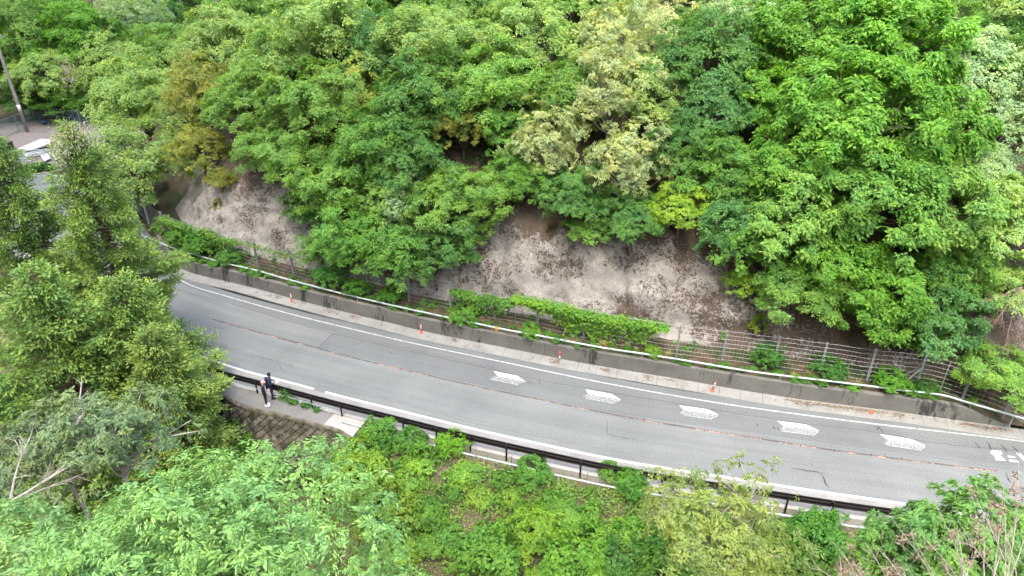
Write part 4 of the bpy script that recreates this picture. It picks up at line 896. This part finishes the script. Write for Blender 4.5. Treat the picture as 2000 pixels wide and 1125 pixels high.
limbs('bare_branch', 'grey leafless limbs in the sparse yellowish tree on the left slope', at_d(690, 160, 52), [at_d(640,140,51), at_d(620,160,51), at_d(700,90,52)], .05, 'palebark', 6)
limbs('bare_branch', 'long pale fallen branch across the left slope crowns', at_d(660, 215, 50), [at_d(575,240,49.5), at_d(600,232,49)], .05, 'palebark', 7, 1)
limbs('bare_branch', 'pale bare twigs hanging beside the vivid giant tree, left side', at_d(1440, 265, 50), [at_d(1395,262,49.5), at_d(1420,280,49.5)], .035, 'palebark', 8, 2)
DRY = [(1960,1160,1990,900,12.5),(1990,1170,1900,960,12.5),(1900,1170,1830,990,13),(1930,1180,1960,960,12.5),(1850,1180,1740,1010,13.5),(1800,1180,1720,1070,13),(1880,1180,1870,1040,12.5),(1700,1180,1620,1050,14),(1650,1190,1640,1085,14),(1760,1185,1690,1060,13.5)]
for k, (a, b_, c_, d_, dep) in enumerate(DRY):
    limbs('dry_stalk', 'leafless pale stalks with brown seed heads at the bottom right corner', at_d(a, b_, dep), [at_d(c_, d_, dep + .4), at_d(c_ + 40, d_ + 35, dep + .3), at_d(c_ - 30, d_ + 55, dep + .1)], .013, 'dry', 20 + k, 2, 'dry weed', .11, .4)['group'] = 'dry stalks at the bottom right'

# ------------------------------------------------------------------ near bank: weeds, grass, bushes
rs = np.random.RandomState(31); c = np.c_[rs.uniform(-34, 32, 34000), rs.uniform(8, 44, 34000)]; dn = look(NG, c); z = look(TG, c)
nz = fbm(np.c_[c * .55, c[:, :1] * 0], 4, 14)
keep = (dn > 2.15) & (dn < 12) & (nz > -.62) & ~((c[:, 0] < PLAT_X1 + .3) & (dn < 4.2)); c, z = c[keep], z[keep]
tag(link('bank_weeds', scatter_leaves('bank_weeds', np.c_[c, z + .2], None, 17, .27, .17, .08, 'leaf', 5, None, tone_mu=.5), color=(.19, .345, .08)), 'low green weeds and creepers covering the near bank', 'weeds', kind='stuff')
dc = np.c_[rs.uniform(-30, 30, 5000), rs.uniform(8, 40, 5000)]; dn = look(NG, dc); zz = look(TG, dc); nz = fbm(np.c_[dc * .55, dc[:, :1] * 0], 4, 14); keep = (dn > 2.3) & (dn < 11) & (nz < .05) & ~((dc[:, 0] < PLAT_X1 + .3) & (dn < 4.2)); dc, zz = dc[keep], zz[keep]
n = len(dc) * 6; P = np.repeat(np.c_[dc, zz + .05], 6, 0) + rs.normal(0, .2, (n, 3)) * [1, 1, .4]
tag(link('dead_grass', qmesh('dead_grass', leafset(P, unit(rs.normal(0, 1, (n, 3)) * [1, 1, .7] + [0, -.4, -.2]), unit(rs.normal(0, .4, (n, 3)) + [0, 0, 1]), .5 * rs.uniform(.5, 1.3, n), .02), np.arange(n * 4).reshape(-1, 4), M['dry'])), 'dead straw lying between the weeds on the near bank', 'dead grass', kind='stuff')
def gen_tuft(seed, n=150, L=.9):
    rs = np.random.RandomState(seed); V, F = [], []
    for k in range(n):
        a = rs.uniform(0, 6.28); o = np.array([math.cos(a), math.sin(a), 0]); l = L * rs.uniform(.5, 1.1); lean = rs.uniform(.25, .95); sd = np.array([-o[1], o[0], 0]) * .011; st = o * rs.uniform(0, .12)
        pts = [st + o * l * lean * t + np.array([0, 0, l * (1.05 * t - lean * .85 * t * t)]) for t in (0, .35, .7, 1)]; b0 = len(V)
        for i, p in enumerate(pts): wv = sd * (1 - .8 * i / 3); V += [p - wv, p + wv]
        F += [(b0 + 2 * i, b0 + 2 * i + 1, b0 + 2 * i + 3, b0 + 2 * i + 2) for i in range(3)]
    return qmesh('blades', V, F, M['grass'], False, rs.uniform(.2, .8, len(F)))
TUFT = [gen_tuft(1), gen_tuft(2, 110, 1.1)]
def on_bank(px, py): p, t, z = march(px, py, lambda ts: ts * 0 + .05, hill=False); return np.array([p[0], p[1], z])
rs = np.random.RandomState(41)
for k, (px, py) in enumerate([(985,1000),(1125,965),(860,965),(1010,1085),(1180,1060),(1230,1010),(830,935),(905,920),(1085,1035),(960,1050),(1280,1060),(795,930),(1140,1105),(885,1040),(1060,985),(930,960)]):
    p = on_bank(px, py); e = empty('grass_tuft', tuple(p), rs.uniform(0, 6.28), (rs.uniform(.7, 1.2),) * 3); tag(e, 'arching grass tuft among the weeds of the near bank', 'grass tuft', 'grass tufts on the near bank'); link('blades', TUFT[k % 2], e, color=(.13, .21, .07))
BANK = [(700,930,130,'shrub0',(.19,.34,.04),'bright yellow-green bush below the clean end slab of the footway'),
 (885,868,60,'shrub1',(.15,.36,.03),'vivid lime creeper lump climbing over the low white pipe'), (480,862,120,'shrub1',(.115,.27,.035),'green bush at the foot of the block wall, left end'),
 (530,850,70,'shrub0',(.06,.2,.03),'dark green small bush at the foot of the block wall'), (765,1000,130,'shrub1',(.16,.28,.045),'yellow-green bush behind the large mint tree top'),
 (1045,1050,110,'shrub0',(.17,.33,.045),'rounded bright bush low on the near bank, centre'), (1130,1090,140,'shrub1',(.14,.32,.045),'wide bright bush at the bottom centre'),
 (960,1105,150,'shrub0',(.125,.29,.05),'wide green bush at the bottom edge right of the mint tree'), (1040,925,70,'shrub1',(.105,.28,.05),'leafy bush crossing the low white pipe, near the centre'),
 (1230,950,70,'shrub0',(.1,.27,.04),'leafy bush crossing the low white pipe beside the yellow-green tree'), (1190,925,45,'shrub1',(.12,.29,.05),'small leafy bush on the kerb left of the yellow-green tree'),
 (740,850,70,'shrub0',(.12,.3,.05),'leafy bush at the start of the low white pipe'), (800,865,60,'shrub1',(.11,.28,.05),'leafy bush on the low white pipe, second from its start'),
 (640,930,90,'shrub1',(.15,.27,.05),'yellowish bush above the mint tree top, below the block wall'), (840,1010,80,'shrub0',(.12,.27,.045),'green bush right above the mint tree edge'),
 (1215,1090,120,'shrub1',(.09,.23,.045),'green bush at the bottom left of the yellow-green tree'), (1600,1060,120,'shrub0',(.09,.25,.04),'green bush at the bottom between the two right foreground trees'),
 (1560,1100,120,'shrub1',(.12,.22,.05),'dull green bush at the bottom edge right of the yellow-green tree'), (1500,1110,130,'shrub0',(.17,.26,.06),'yellowish bush at the bottom edge under the yellow-green tree'),
 (40,790,130,'shrub0',(.125,.33,.04),'vivid green bush at the left edge under the cedars'), (265,835,110,'shrub1',(.12,.34,.03),'vivid lime bush behind the grey-green tree'), (600,880,60,'shrub0',(.1,.17,.04),'dull bush at the lower edge of the block wall'),
 (1320,1100,150,'shrub1',(.1,.24,.04),'deep green bush at the bottom edge left of the yellow-green tree')]
for (px, py, wd, pr, c_, lab) in BANK:
    P_ = PROTO[pr]; k_ = wd / 2 / FPX / P_['R']; p, tt, z = march(px, py, lambda ts: P_['Hc'] * ts * k_ * .8, hill=False); s = k_ * tt
    tree_at('bush', lab, 'bush', pr, (p[0], p[1], z - .05), s, rs.uniform(0, 6.28), c_, 'bushes on the near bank')
for k in range(80):
    x = rs.uniform(-24, 27); s_ = NLn.st((x, np.interp(x, NL[:, 0], NL[:, 1]))); o = -2.3 - abs(rs.normal(0, 1.6)); p = NLn.at(s_, o)[0]
    if p[0] < PLAT_X1 + .5: continue
    z = float(look(TG, [p[:2]])[0]); tree_at('weed', 'small leafy weed clump on the near bank below the guardrail', 'weed', 'weed%d' % (k % 2), (p[0], p[1], z), rs.uniform(.5, 1.15), rs.uniform(0, 6.28), tuple(np.array([.12, .28, .045]) * rs.uniform(.75, 1.2)), 'weed clumps on the near bank')
for k in range(60):
    x = rs.uniform(PLAT_X1 + .8, 22); s_ = NLn.st((x, np.interp(x, NL[:, 0], NL[:, 1]))); p = NLn.at(s_, -rs.uniform(2.6, 7.5))[0]; z = float(look(TG, [p[:2]])[0])
    tree_at('bush', 'low spreading green bush in the tangle covering the near bank', 'bush', 'shrub%d' % (k % 2), (p[0], p[1], z - .1), rs.uniform(.42, .8), rs.uniform(0, 6.28), tuple(np.array([(.2, .39, .07), (.25, .42, .065), (.15, .34, .07)][k % 3]) * rs.uniform(.85, 1.1)), 'tangled low bushes on the near bank', sz=rs.uniform(.35, .6))
# on the footway and kerb
for px, py, s, lab in ((560,778,.75,'leafy weed clump growing on the footway beside the two people'),(572,788,.5,'lower half of the leafy weed on the footway, trailing to the edge'),(597,795,.5,'flat leafy weed strip on the footway before the clean slab'),(618,802,.4,'last small leafy weed on the footway next to the guardrail post')):
    p = G(px, py, .06); tree_at('weed', lab, 'weed', 'weed1' if s > .6 else 'weed0', tuple(p), s, s * 9, (.085, .24, .04), 'weeds on the footway', sz=s * .85)
# ledge weeds and shrubs behind the wall
def on_ledge(px, py): p, t, z = march(px, py, lambda ts: ts * 0 + .05, dmin=.3); return np.array([p[0], p[1], max(1.0, z)])
LED = [(360,474,70,(.11,.28,.04),'bushy green vine clump at the left end of the wall top'),(400,488,80,(.09,.25,.04),'green bush spilling over the wall top near the cedar'),(325,445,50,(.12,.27,.05),'green bush at the corner where the fence turns away'),
 (650,545,90,(.085,.25,.05),'leafy green bush behind the white pipe below the left rock'),(700,570,70,(.09,.25,.045),'leafy green bush hanging over the wall, right of the first ledge bush'),(765,578,60,(.1,.27,.04),'low green bush before the fence between the rocks'),(905,618,70,(.12,.28,.05),'pale green bush hiding the pipe left of the amber reflector'),(1035,655,50,(.12,.28,.04),'small green bush at the pipe gap right of the amber reflector'),
 (1500,705,80,(.075,.21,.04),'dark green bush behind the pipe, right of the bare rock'),(1615,722,70,(.075,.22,.045),'dark green bush behind the pipe below the vivid leaning trees'),(1735,748,70,(.105,.29,.035),'bright green low bush left of the fence brace'),(1805,758,45,(.07,.2,.04),'small dark bush right of the fence brace'),(1272,690,45,(.15,.3,.04),'yellow-green bush below the end of the fence vine'),(455,505,60,(.09,.24,.045),'low green bush right of the bush spilling over the wall')]
for (px, py, wd, c_, lab) in LED:
    p = on_ledge(px, py + 8); dep = np.linalg.norm(p - [0, 0, CAM_H]); tree_at('bush', lab, 'bush', 'shrub%d' % (px % 2), tuple(p), wd / 2 * .8 / FPX * dep / 1.2, px * .7, c_, 'bushes on the wall ledge', sz=wd / 2 * .62 / FPX * dep / 1.2)
for k in range(130):
    s_ = rs.uniform(WLn.sx(330, 515), WLn.sx(1900, 828)); o = rs.choice([.42, .6, .9, 1.8, 2.3]) + rs.normal(0, .1); p = WLn.at(s_, max(.38, o), 1.03)[0]
    tree_at('weed', 'small leafy weed on the wall ledge by the white pipe', 'weed', 'weed%d' % (k % 2), tuple(p), rs.uniform(.3, .7), rs.uniform(0, 6.28), tuple(np.array([.095, .25, .045]) * rs.uniform(.75, 1.25)), 'weeds on the wall ledge', sz=rs.uniform(.25, .5))
for px, py, s, c_, lab in ((428,405,.75,(.2,.21,.035),'small yellow moss tuft alone on the left rock face'),(1480,640,.9,(.19,.3,.04),'yellow-green tuft at the foot of the rock right end'),(1080,455,.7,(.12,.13,.06),'dull brown-green tuft near the top of the right rock'),(1062,487,.35,(.1,.26,.04),'tiny green sprig on the right rock face'),(1415,655,.4,(.12,.3,.04),'little green sprig behind the fence at the rock foot')):
    p, t, z = march(px, py, lambda ts: ts * 0 + .25, dmin=2.2); tree_at('tuft', lab, 'tuft', 'weed1', tuple(p - [0, 0, .3]), s, 1, c_, 'tufts on the rock face', sz=s * 1.3)
# dry bamboo grass with pale leaves on the ledge
for k in range(16):
    s_ = WLn.sx(1130, 710) + rs.uniform(0, 1) * (WLn.sx(1330, 745) - WLn.sx(1130, 710)) if k < 11 else rs.uniform(WLn.sx(1380, 750), WLn.sx(1800, 812)); p = WLn.at(s_, rs.uniform(.7, 1.1), 1.03)[0]
    e = empty('grass_tuft', tuple(p), rs.uniform(0, 6.28), (rs.uniform(.45, .7),) * 3); tag(e, 'straw-coloured dwarf bamboo tuft behind the white pipe', 'grass tuft', 'straw tufts on the wall ledge'); link('blades', TUFT[k % 2], e, color=(.3, .3, .14))
# creeper over the fence
def creeper(label, pa_, pb, top, hang, n, color, seed):
    rs = np.random.RandomState(seed); fl = Line(FLn); s0, s1 = fl.st(G(*pa_, 1.06)), fl.st(G(*pb, 1.06)); s = s0 + (s1 - s0) * rs.beta(1.25, 1.45, n); prof_ = np.clip(np.minimum(s - s0, s1 - s) / 2.6, .12, 1) ** .7 * (.72 + .4 * vn(np.c_[s * .9, s * 0, s * 0], seed))
    dwn = np.abs(rs.normal(0, .55, n)) ** 1.25 * hang * prof_ * (1 + .45 * vn(np.c_[s * 2.3, s * 0, s * 0], seed + 3)); P = fl.at(s, 0, 0); P[:, 2] = 1.06 + top - dwn + (rs.uniform(0, .2, n) + .16 * vn(np.c_[s * 1.6, s * 0, s * 0], seed + 5)) * prof_; nr = unit(np.stack([np.interp(s, fl.a, fl.n[:, q]) for q in (0, 1)], 1))
    off = rs.normal(0, .16, n) * np.clip(1.3 - dwn / hang, .35, 1.3) - .08; P[:, :2] += nr * off[:, None]
    D = unit(np.c_[rs.normal(0, .7, (n, 2)), -np.abs(rs.normal(.5, .4, n))]); N = unit(np.c_[-nr * .7, np.full(n, .7)] + rs.normal(0, .35, (n, 3)))
    e = tag(empty('creeper', tuple(fl.at(s0, 0, 1.06)[0])), label, 'creeper'); o = link('foliage', qmesh('foliage', leafset(P, D, N, .2 * rs.uniform(.6, 1.2, n), .13), np.arange(n * 4).reshape(-1, 4), M['leaf'], False, np.clip(rs.normal(.5, .25, n), 0, 1)), color=color); child(e, o)
    b = MB()
    for k in range(7):
        u = s0 + (s1 - s0) * (k + .5) / 7; a = fl.at(u, -.06, 1.06)[0]; b.tube(bent(a, a + [rs.normal(0, .3), 0, top], rs, .06, 5), .012, 4, False)
    child(e, tag(b.obj('stem', M['bark']), kind='stuff'))
creeper('thick bright green creeper draped along the fence top below the right rock', (1000, 632), (1300, 692), 2.05, 1.5, 8500, (.14, .31, .045), 1)
creeper('thin green creeper on the fence left of the thick one', (885, 607), (1010, 634), 1.7, 2.0, 1900, (.11, .27, .05), 2)
creeper('green creeper over the fence corner near the tall cedar', (325, 462), (480, 516), 1.95, 1.1, 3200, (.14, .29, .06), 3)
creeper('sparse creeper on the fence below the left rock', (480, 516), (640, 558), 2.0, .9, 450, (.14, .26, .07), 5)
# fallen leaves in the gutter
litter_pts = []
rs = np.random.RandomState(51)
for px, py, spread in ((1565,793,1.2),(1610,798,1.4),(1660,803,1.4),(1700,808,1.0),(1750,812,.9),(1085,708,.8),(1180,726,.5),(1265,740,.4),(885,668,.4),(540,585,.4),(690,622,.5),(1930,838,1.3),(1900,836,.8),(645,609,.4),(1310,745,.5)):
    c0 = G(px, py); s_ = WLn.st(c0); k = int(55 * spread); ss = rs.normal(s_, spread * .45, k); oo = -np.abs(rs.normal(.12, .16, k)) - .02; litter_pts.append(WLn.at(ss, oo, .075))
P = np.concatenate(litter_pts); n = len(P); o = link('leaf_litter', qmesh('leaf_litter', leafset(P, unit(rs.normal(0, 1, (n, 3)) * [1, 1, .15]), unit(rs.normal(0, .3, (n, 3)) + [0, 0, 1]), .13, .08), np.arange(n * 4).reshape(-1, 4), M['litter'])); tag(o, 'brown dead leaves lying in the gutter along the wall', 'leaf litter', kind='stuff')

# ================================================================== THE YARD AT THE BACK LEFT
yc = [(-74,71.5),(-60,66.8),(-48,71.8),(-44.5,76),(-46.5,86),(-54,91.5),(-63,92.5),(-78,86)]
flat_poly('yard', yc, .02, M['yard'], None)['kind'] = 'structure'
flat_poly('dirt_path', [G(*p) for p in ((205,318),(232,300),(245,310),(243,330),(222,345),(205,335))], .045, M['path'], None)['kind'] = 'structure'
base = G(54, 258); lean = unit(np.array([-.01, .0, 1.])); e = rooted('utility_pole', base, 'weathered concrete utility pole leaning up out of the yard at the left', 'utility pole')
b = MB(); b.lathe([(.2, -.2), (.19, 4), (.16, 9), (.13, 13)], n=12); b.obj('pole', M['pole'], e, True)
b = MB(); b.lathe([(.197, 2.7), (.193, 3.5)], n=12); b.obj('band', M['whiteband'], e, True)
for z in (11.6, 12.4):
    b = MB(); b.box((0, 0, z), (1.8, .1, .1)); arm = b.obj('crossarm', M['steel'], e)
    for x in (-.8, -.3, .3, .8): b = MB(); b.lathe([(.03, z + .05), (.05, z + .1), (.03, z + .16), (.05, z + .2), (.02, z + .24)], (x, 0, 0), 8); b.obj('insulator', M['whiteband'], arm, True)
for k, (p0, p1, lab) in enumerate((((-40, 26), (235, -4), 'upper thin black overhead cable crossing the top left corner'), ((-40, 34), (300, 4), 'lower thin black overhead cable crossing the top left corner'))):
    a, c = at_d(*p0, 82), at_d(*p1, 100); t = np.linspace(-.3, 1.6, 24)[:, None]; P = a + (c - a) * t; P[:, 2] -= (1.2 * t[:, 0] * (1 - t[:, 0])) ; b = MB(); b.tube(P, .028, 5); tag(b.obj('cable', M['cable']), lab, 'cable')
# mesh fence round the yard
yf = [G(-60, 292), G(0, 272), G(38, 257), G(80, 240), G(120, 243), G(160, 248), G(198, 254)]
e = rooted('mesh_fence', yf[3], 'greenish chain-link fence round the back of the yard, behind the utility pole', 'fence')
for p in yf: b = MB(); b.tube([p, p + [0, 0, 2.1]], .04, 7); child(e, b.obj('fence_post', M['netm']))
for h in (.1, 1.1, 2.05): b = MB(); b.tube([p + [0, 0, h] for p in yf], .028, 5); child(e, b.obj('fence_rail', M['netm']))
b = MB()
for a, c in zip(yf[:-1], yf[1:]):
    L_ = np.linalg.norm(c - a); m = int(L_ / .22); u = (c - a) / L_
    for k in range(-9, m):
        for sgn in (0, 1):
            x0, x1 = k * .22, k * .22 + 1.95; z0, z1 = (.1, 2.05) if sgn else (2.05, .1)
            f0, f1 = max(0, (0 - x0) / 1.95), min(1, (L_ - x0) / 1.95)
            if f1 <= f0: continue
            b.tube([a + u * (x0 + 1.95 * f0) + [0, 0, z0 + (z1 - z0) * f0], a + u * (x0 + 1.95 * f1) + [0, 0, z0 + (z1 - z0) * f1]], .009, 3, False)
child(e, tag(b.obj('netting', M['netm']), kind='stuff'))
def slab(pts, z, th, name, mat, label, cat_):
    P = [G(a, b_, z) for a, b_ in pts]; n = len(P); b = MB(); b.add([p for p in P] + [p - [0, 0, th] for p in P], [tuple(range(n))[::-1], tuple(range(n, 2 * n))] + [(i, (i + 1) % n, n + (i + 1) % n, n + i) for i in range(n)]); o = b.obj(name, M[mat]); return tag(o, label, cat_)
slab([(35,290),(80,271),(100,272),(98,280),(60,293)], .55, .12, 'sheet_stack', 'board', 'flat stack of white sheets lying in the yard', 'sheet stack')
slab([(79,303),(93,299),(99,309),(86,315)], .3, .05, 'white_board', 'board', 'single white board lying tilted at the yard edge', 'board')
slab([(100,300),(128,296),(140,306),(108,312)], .3, .05, 'white_board', 'board', 'white board glimpsed through the tip of the tall cedar', 'board')
rs = np.random.RandomState(9)
e = rooted('pipe_stack', G(55, 300), 'loose stack of grey and rusty pipes in the yard before the white sheets', 'pipe stack')
for k in range(16):
    a, c = G(18 + rs.uniform(0, 20), 296 + k * .9 + rs.uniform(-3, 3), .25 + .05 * (k % 4)), G(84 + rs.uniform(-8, 12), 288 + k * .9 + rs.uniform(-3, 3), .3 + .05 * (k % 4)); b = MB(); b.tube([a, c], .05, 6); child(e, b.obj('pipe', M['rust'] if k % 4 == 0 else M['white_metal']))
e = rooted('steel_rack', G(60, 318), 'low grey steel rack of tubes at the front of the yard', 'rack')
for (a, c_) in (((30,316),(62,314)), ((30,306),(62,304)), ((30,311),(62,309))): b = MB(); b.tube([G(*a, .5), G(*c_, .5)], .05, 6); child(e, b.obj('rail', M['white_metal']))
for px in (31, 46, 61): b = MB(); p = G(px, 315, 0); b.tube([p, p + [0, 0, .9]], .05, 6); child(e, b.obj('leg', M['white_metal']))
c = G(17, 295); b = MB(); b.box((0, 0, .5), (1.0, .9, 1.0), None, 0, .97); b.box((0, 0, 1.03), (1.1, 1.0, .06)); b.box((0, -.46, .6), (.5, .03, .2)); o = b.obj('storage_box', M['darkbox']); o.location = c; tag(o, 'dark brown metal storage box at the left of the yard', 'box')
b = MB(); b.add([G(76, 240, .05), G(84, 236, .35), G(92, 237, .25), G(90, 242, .05), G(84, 239, .5)], [(0, 1, 4), (1, 2, 4), (2, 3, 4), (3, 0, 4)]); tag(b.obj('tarp', M['blue']), 'crumpled blue tarp at the back of the yard by the fence', 'tarp')
rs = np.random.RandomState(77)
for k in range(16):
    f = k / 15; p = G(38 + f * 62, 339 - f * 6 + rs.uniform(-2, 2)); tree_at('hedge_clump', 'clump of the low green hedge strip between yard and road', 'hedge', 'shrub%d' % (k % 2), tuple(p), rs.uniform(.35, .5), k, (.06, .19, .04), 'hedge strip along the yard')

# ================================================================== PEOPLE
def person(name, loc, face, label, joints, cloth, shoe, hairm, bald=False):
    """skin-grown body; joints in metres, x = right-hand side, y = facing direction"""
    e = tag(empty(name, tuple(loc), face), label, 'person', 'people on the footway')
    J = joints; names = list(J); me = bpy.data.meshes.new('body'); edges = [('pelvis','waist'),('waist','chest'),('chest','neck'),('neck','head'),('head','crown')]
    for s in 'lr': edges += [('chest','sh'+s),('sh'+s,'el'+s),('el'+s,'wr'+s),('wr'+s,'pa'+s),('pelvis','hi'+s),('hi'+s,'kn'+s),('kn'+s,'an'+s),('an'+s,'to'+s)]
    for s in 'lr':
        pa, wr = Vector(J['pa'+s][0]), Vector(J['wr'+s][0]); dv = (pa - wr).normalized(); sd = dv.cross(Vector((0, 0, 1))).normalized()
        for f, (o, l) in enumerate(((-.032, .055), (-.012, .075), (.010, .08), (.030, .07), (.045, .05))):
            k1, k2 = 'f%d%s' % (f, s), 'g%d%s' % (f, s); J[k1] = (tuple(pa + sd * o + dv * l * .5), .010); J[k2] = (tuple(pa + sd * o * 1.2 + dv * l + Vector((0, 0, -.02))), .008); edges += [('pa'+s, k1), (k1, k2)]
    names = list(J); me.from_pydata([J[k][0] for k in names], [(names.index(a), names.index(b)) for a, b in edges], [])
    tmp = bpy.data.objects.new('tmp', me); COL.objects.link(tmp); sk = tmp.modifiers.new('s', 'SKIN'); sk.use_smooth_shade = True; ss = tmp.modifiers.new('d', 'SUBSURF'); ss.levels = ss.render_levels = 1
    if not me.skin_vertices: bpy.context.view_layer.objects.active = tmp; bpy.ops.mesh.customdata_skin_add()
    for i, k in enumerate(names): r_ = J[k][1]; me.skin_vertices[0].data[i].radius = (r_, r_) if np.ndim(r_) == 0 else r_; me.skin_vertices[0].data[i].use_root = (k == 'pelvis')
    dg = bpy.context.evaluated_depsgraph_get(); bm = bpy.data.meshes.new_from_object(tmp.evaluated_get(dg)); bpy.data.objects.remove(tmp); bm.name = 'body'; bm.materials.clear()
    for m in (cloth[0], cloth[1], 'skin', shoe): bm.materials.append(M[m])
    hz = J['waist'][0][2]; nz = J['neck'][0][2]
    for p in bm.polygons:
        c = p.center; nearhand = min((c - Vector(J['pa'+s][0])).length for s in 'lr') < .07
        p.material_index = 3 if c.z < .10 else 2 if (nearhand or c.z > nz + .01) else (0 if c.z > hz - .08 else 1)
    link('body', bm, e)
    h = Vector(J['head'][0]); b = MB()
    if not bald: V_ = b.lathe([(.02, -.13), (.088, -.08), (.108, -.0), (.1, .07), (.06, .118), (.015, .13)], (h.x, h.y - .018, h.z + .035), 14); b.obj('hair', M[hairm], e, True)
    else: b.lathe([(.1, .03), (.1, .05), (.085, .10), (.045, .13), (.01, .137)], (h.x, h.y, h.z + .015), 14); b.box((h.x, h.y + .11, h.z + .05), (.13, .1, .012)); b.obj('cap', M[hairm], e, True)
    b = MB(); b.lathe([(.008, -.02), (.014, .0), (.006, .025)], (h.x, h.y + .097, h.z), 6); b.obj('nose', M['skin'], e, True)
    for s in (-1, 1):
        b = MB(); b.lathe([(.004, -.006), (.011, 0), (.004, .006)], (h.x + s * .035, h.y + .088, h.z + .03), 6); b.obj('eye', M['hair'], e)
        b = MB(); b.lathe([(.008, -.03), (.018, 0), (.008, .03)], (h.x + s * .088, h.y, h.z + .0), 6); b.obj('ear', M['skin'], e, True)
    b = MB(); b.box((h.x, h.y + .09, h.z - .05), (.045, .012, .01)); b.obj('mouth', M['skin'], e)
    for s in 'lr':
        a = Vector(J['an'+s][0]); b = MB(); b.box((a.x, a.y + .055, .035), (.1, .27, .07), None, 0, .82); b.box((a.x, a.y - .01, .085), (.085, .13, .05), None, 0, .85); b.obj('shoe', M[shoe], e)
    return e
def pose(h=1.7, spread=.1, handl=(-.12, .28, 1.02), handr=(.12, .28, 1.02), headt=.03):
    k = h / 1.7; J = dict(pelvis=((0, 0, .93), (.15, .11)), waist=((0, 0, 1.08), (.14, .1)), chest=((0, 0, 1.3), (.165, .115)), neck=((0, .01, 1.46), .055), head=((0, headt, 1.58), (.082, .095)), crown=((0, headt, 1.66), (.06, .07)))
    for s, x in (('l', -1), ('r', 1)):
        hd = handl if s == 'l' else handr
        J['sh'+s] = ((x * .19, 0, 1.38), .065); J['el'+s] = ((x * .26, -.03, 1.1), .048); el = Vector((x * .26, -.03, 1.1)); H_ = Vector(hd); wr = el.lerp(H_, .82)
        J['wr'+s] = (tuple(wr), .03); J['pa'+s] = (hd, (.036, .02)); J['hi'+s] = ((x * spread, 0, .86), .09); J['kn'+s] = ((x * spread * 1.05, .02, .48), .066); J['an'+s] = ((x * spread * 1.1, 0, .09), .045); J['to'+s] = ((x * spread * 1.15, .14, .04), .035)
    for n_ in J: J[n_] = (tuple(c * k for c in J[n_][0]), J[n_][1])
    return J
f1 = G(521, 791, .06); p1 = person('person', f1, R(-80), 'person in dark navy clothes, pale cap and white shoes standing on the footway', pose(1.68, .09, (-.1, .26, 1.0), (.16, .22, .95)), ('navy', 'navy'), 'shoe', 'peach', True)
b = MB(); b.box((.02, .13, 1.25), (.07, .02, .25)); b.box((.1, .12, 1.22), (.025, .025, .22)); b.obj('strap', M['silver'], p1)
f2 = G(533, 777, .06); p2 = person('person', f2, R(-75), 'dark-haired person in blue-black jacket holding a white paper beside the guardrail', pose(1.75, .12, (-.08, .34, 1.12), (.1, .34, 1.1), .06), ('navy2', 'navy'), 'blackshoe', 'hair')
b = MB(); b.box((0, -.17, 1.27), (.28, .14, .4), None, 0, .85); b.obj('backpack', M['navy'], p2)
b = MB(); b.box((0, 0, 0), (.3, .21, .012)); b.box((0, .02, .012), (.26, .16, .008)); o = b.obj('paper_sheet', M['paper']); o.location = f2 + np.array([math.sin(R(75)) * .42, math.cos(R(75)) * .42, 1.13]); o.rotation_euler = (.5, .2, R(-75)); tag(o, 'white sheet of paper held by the dark-haired person', 'paper')
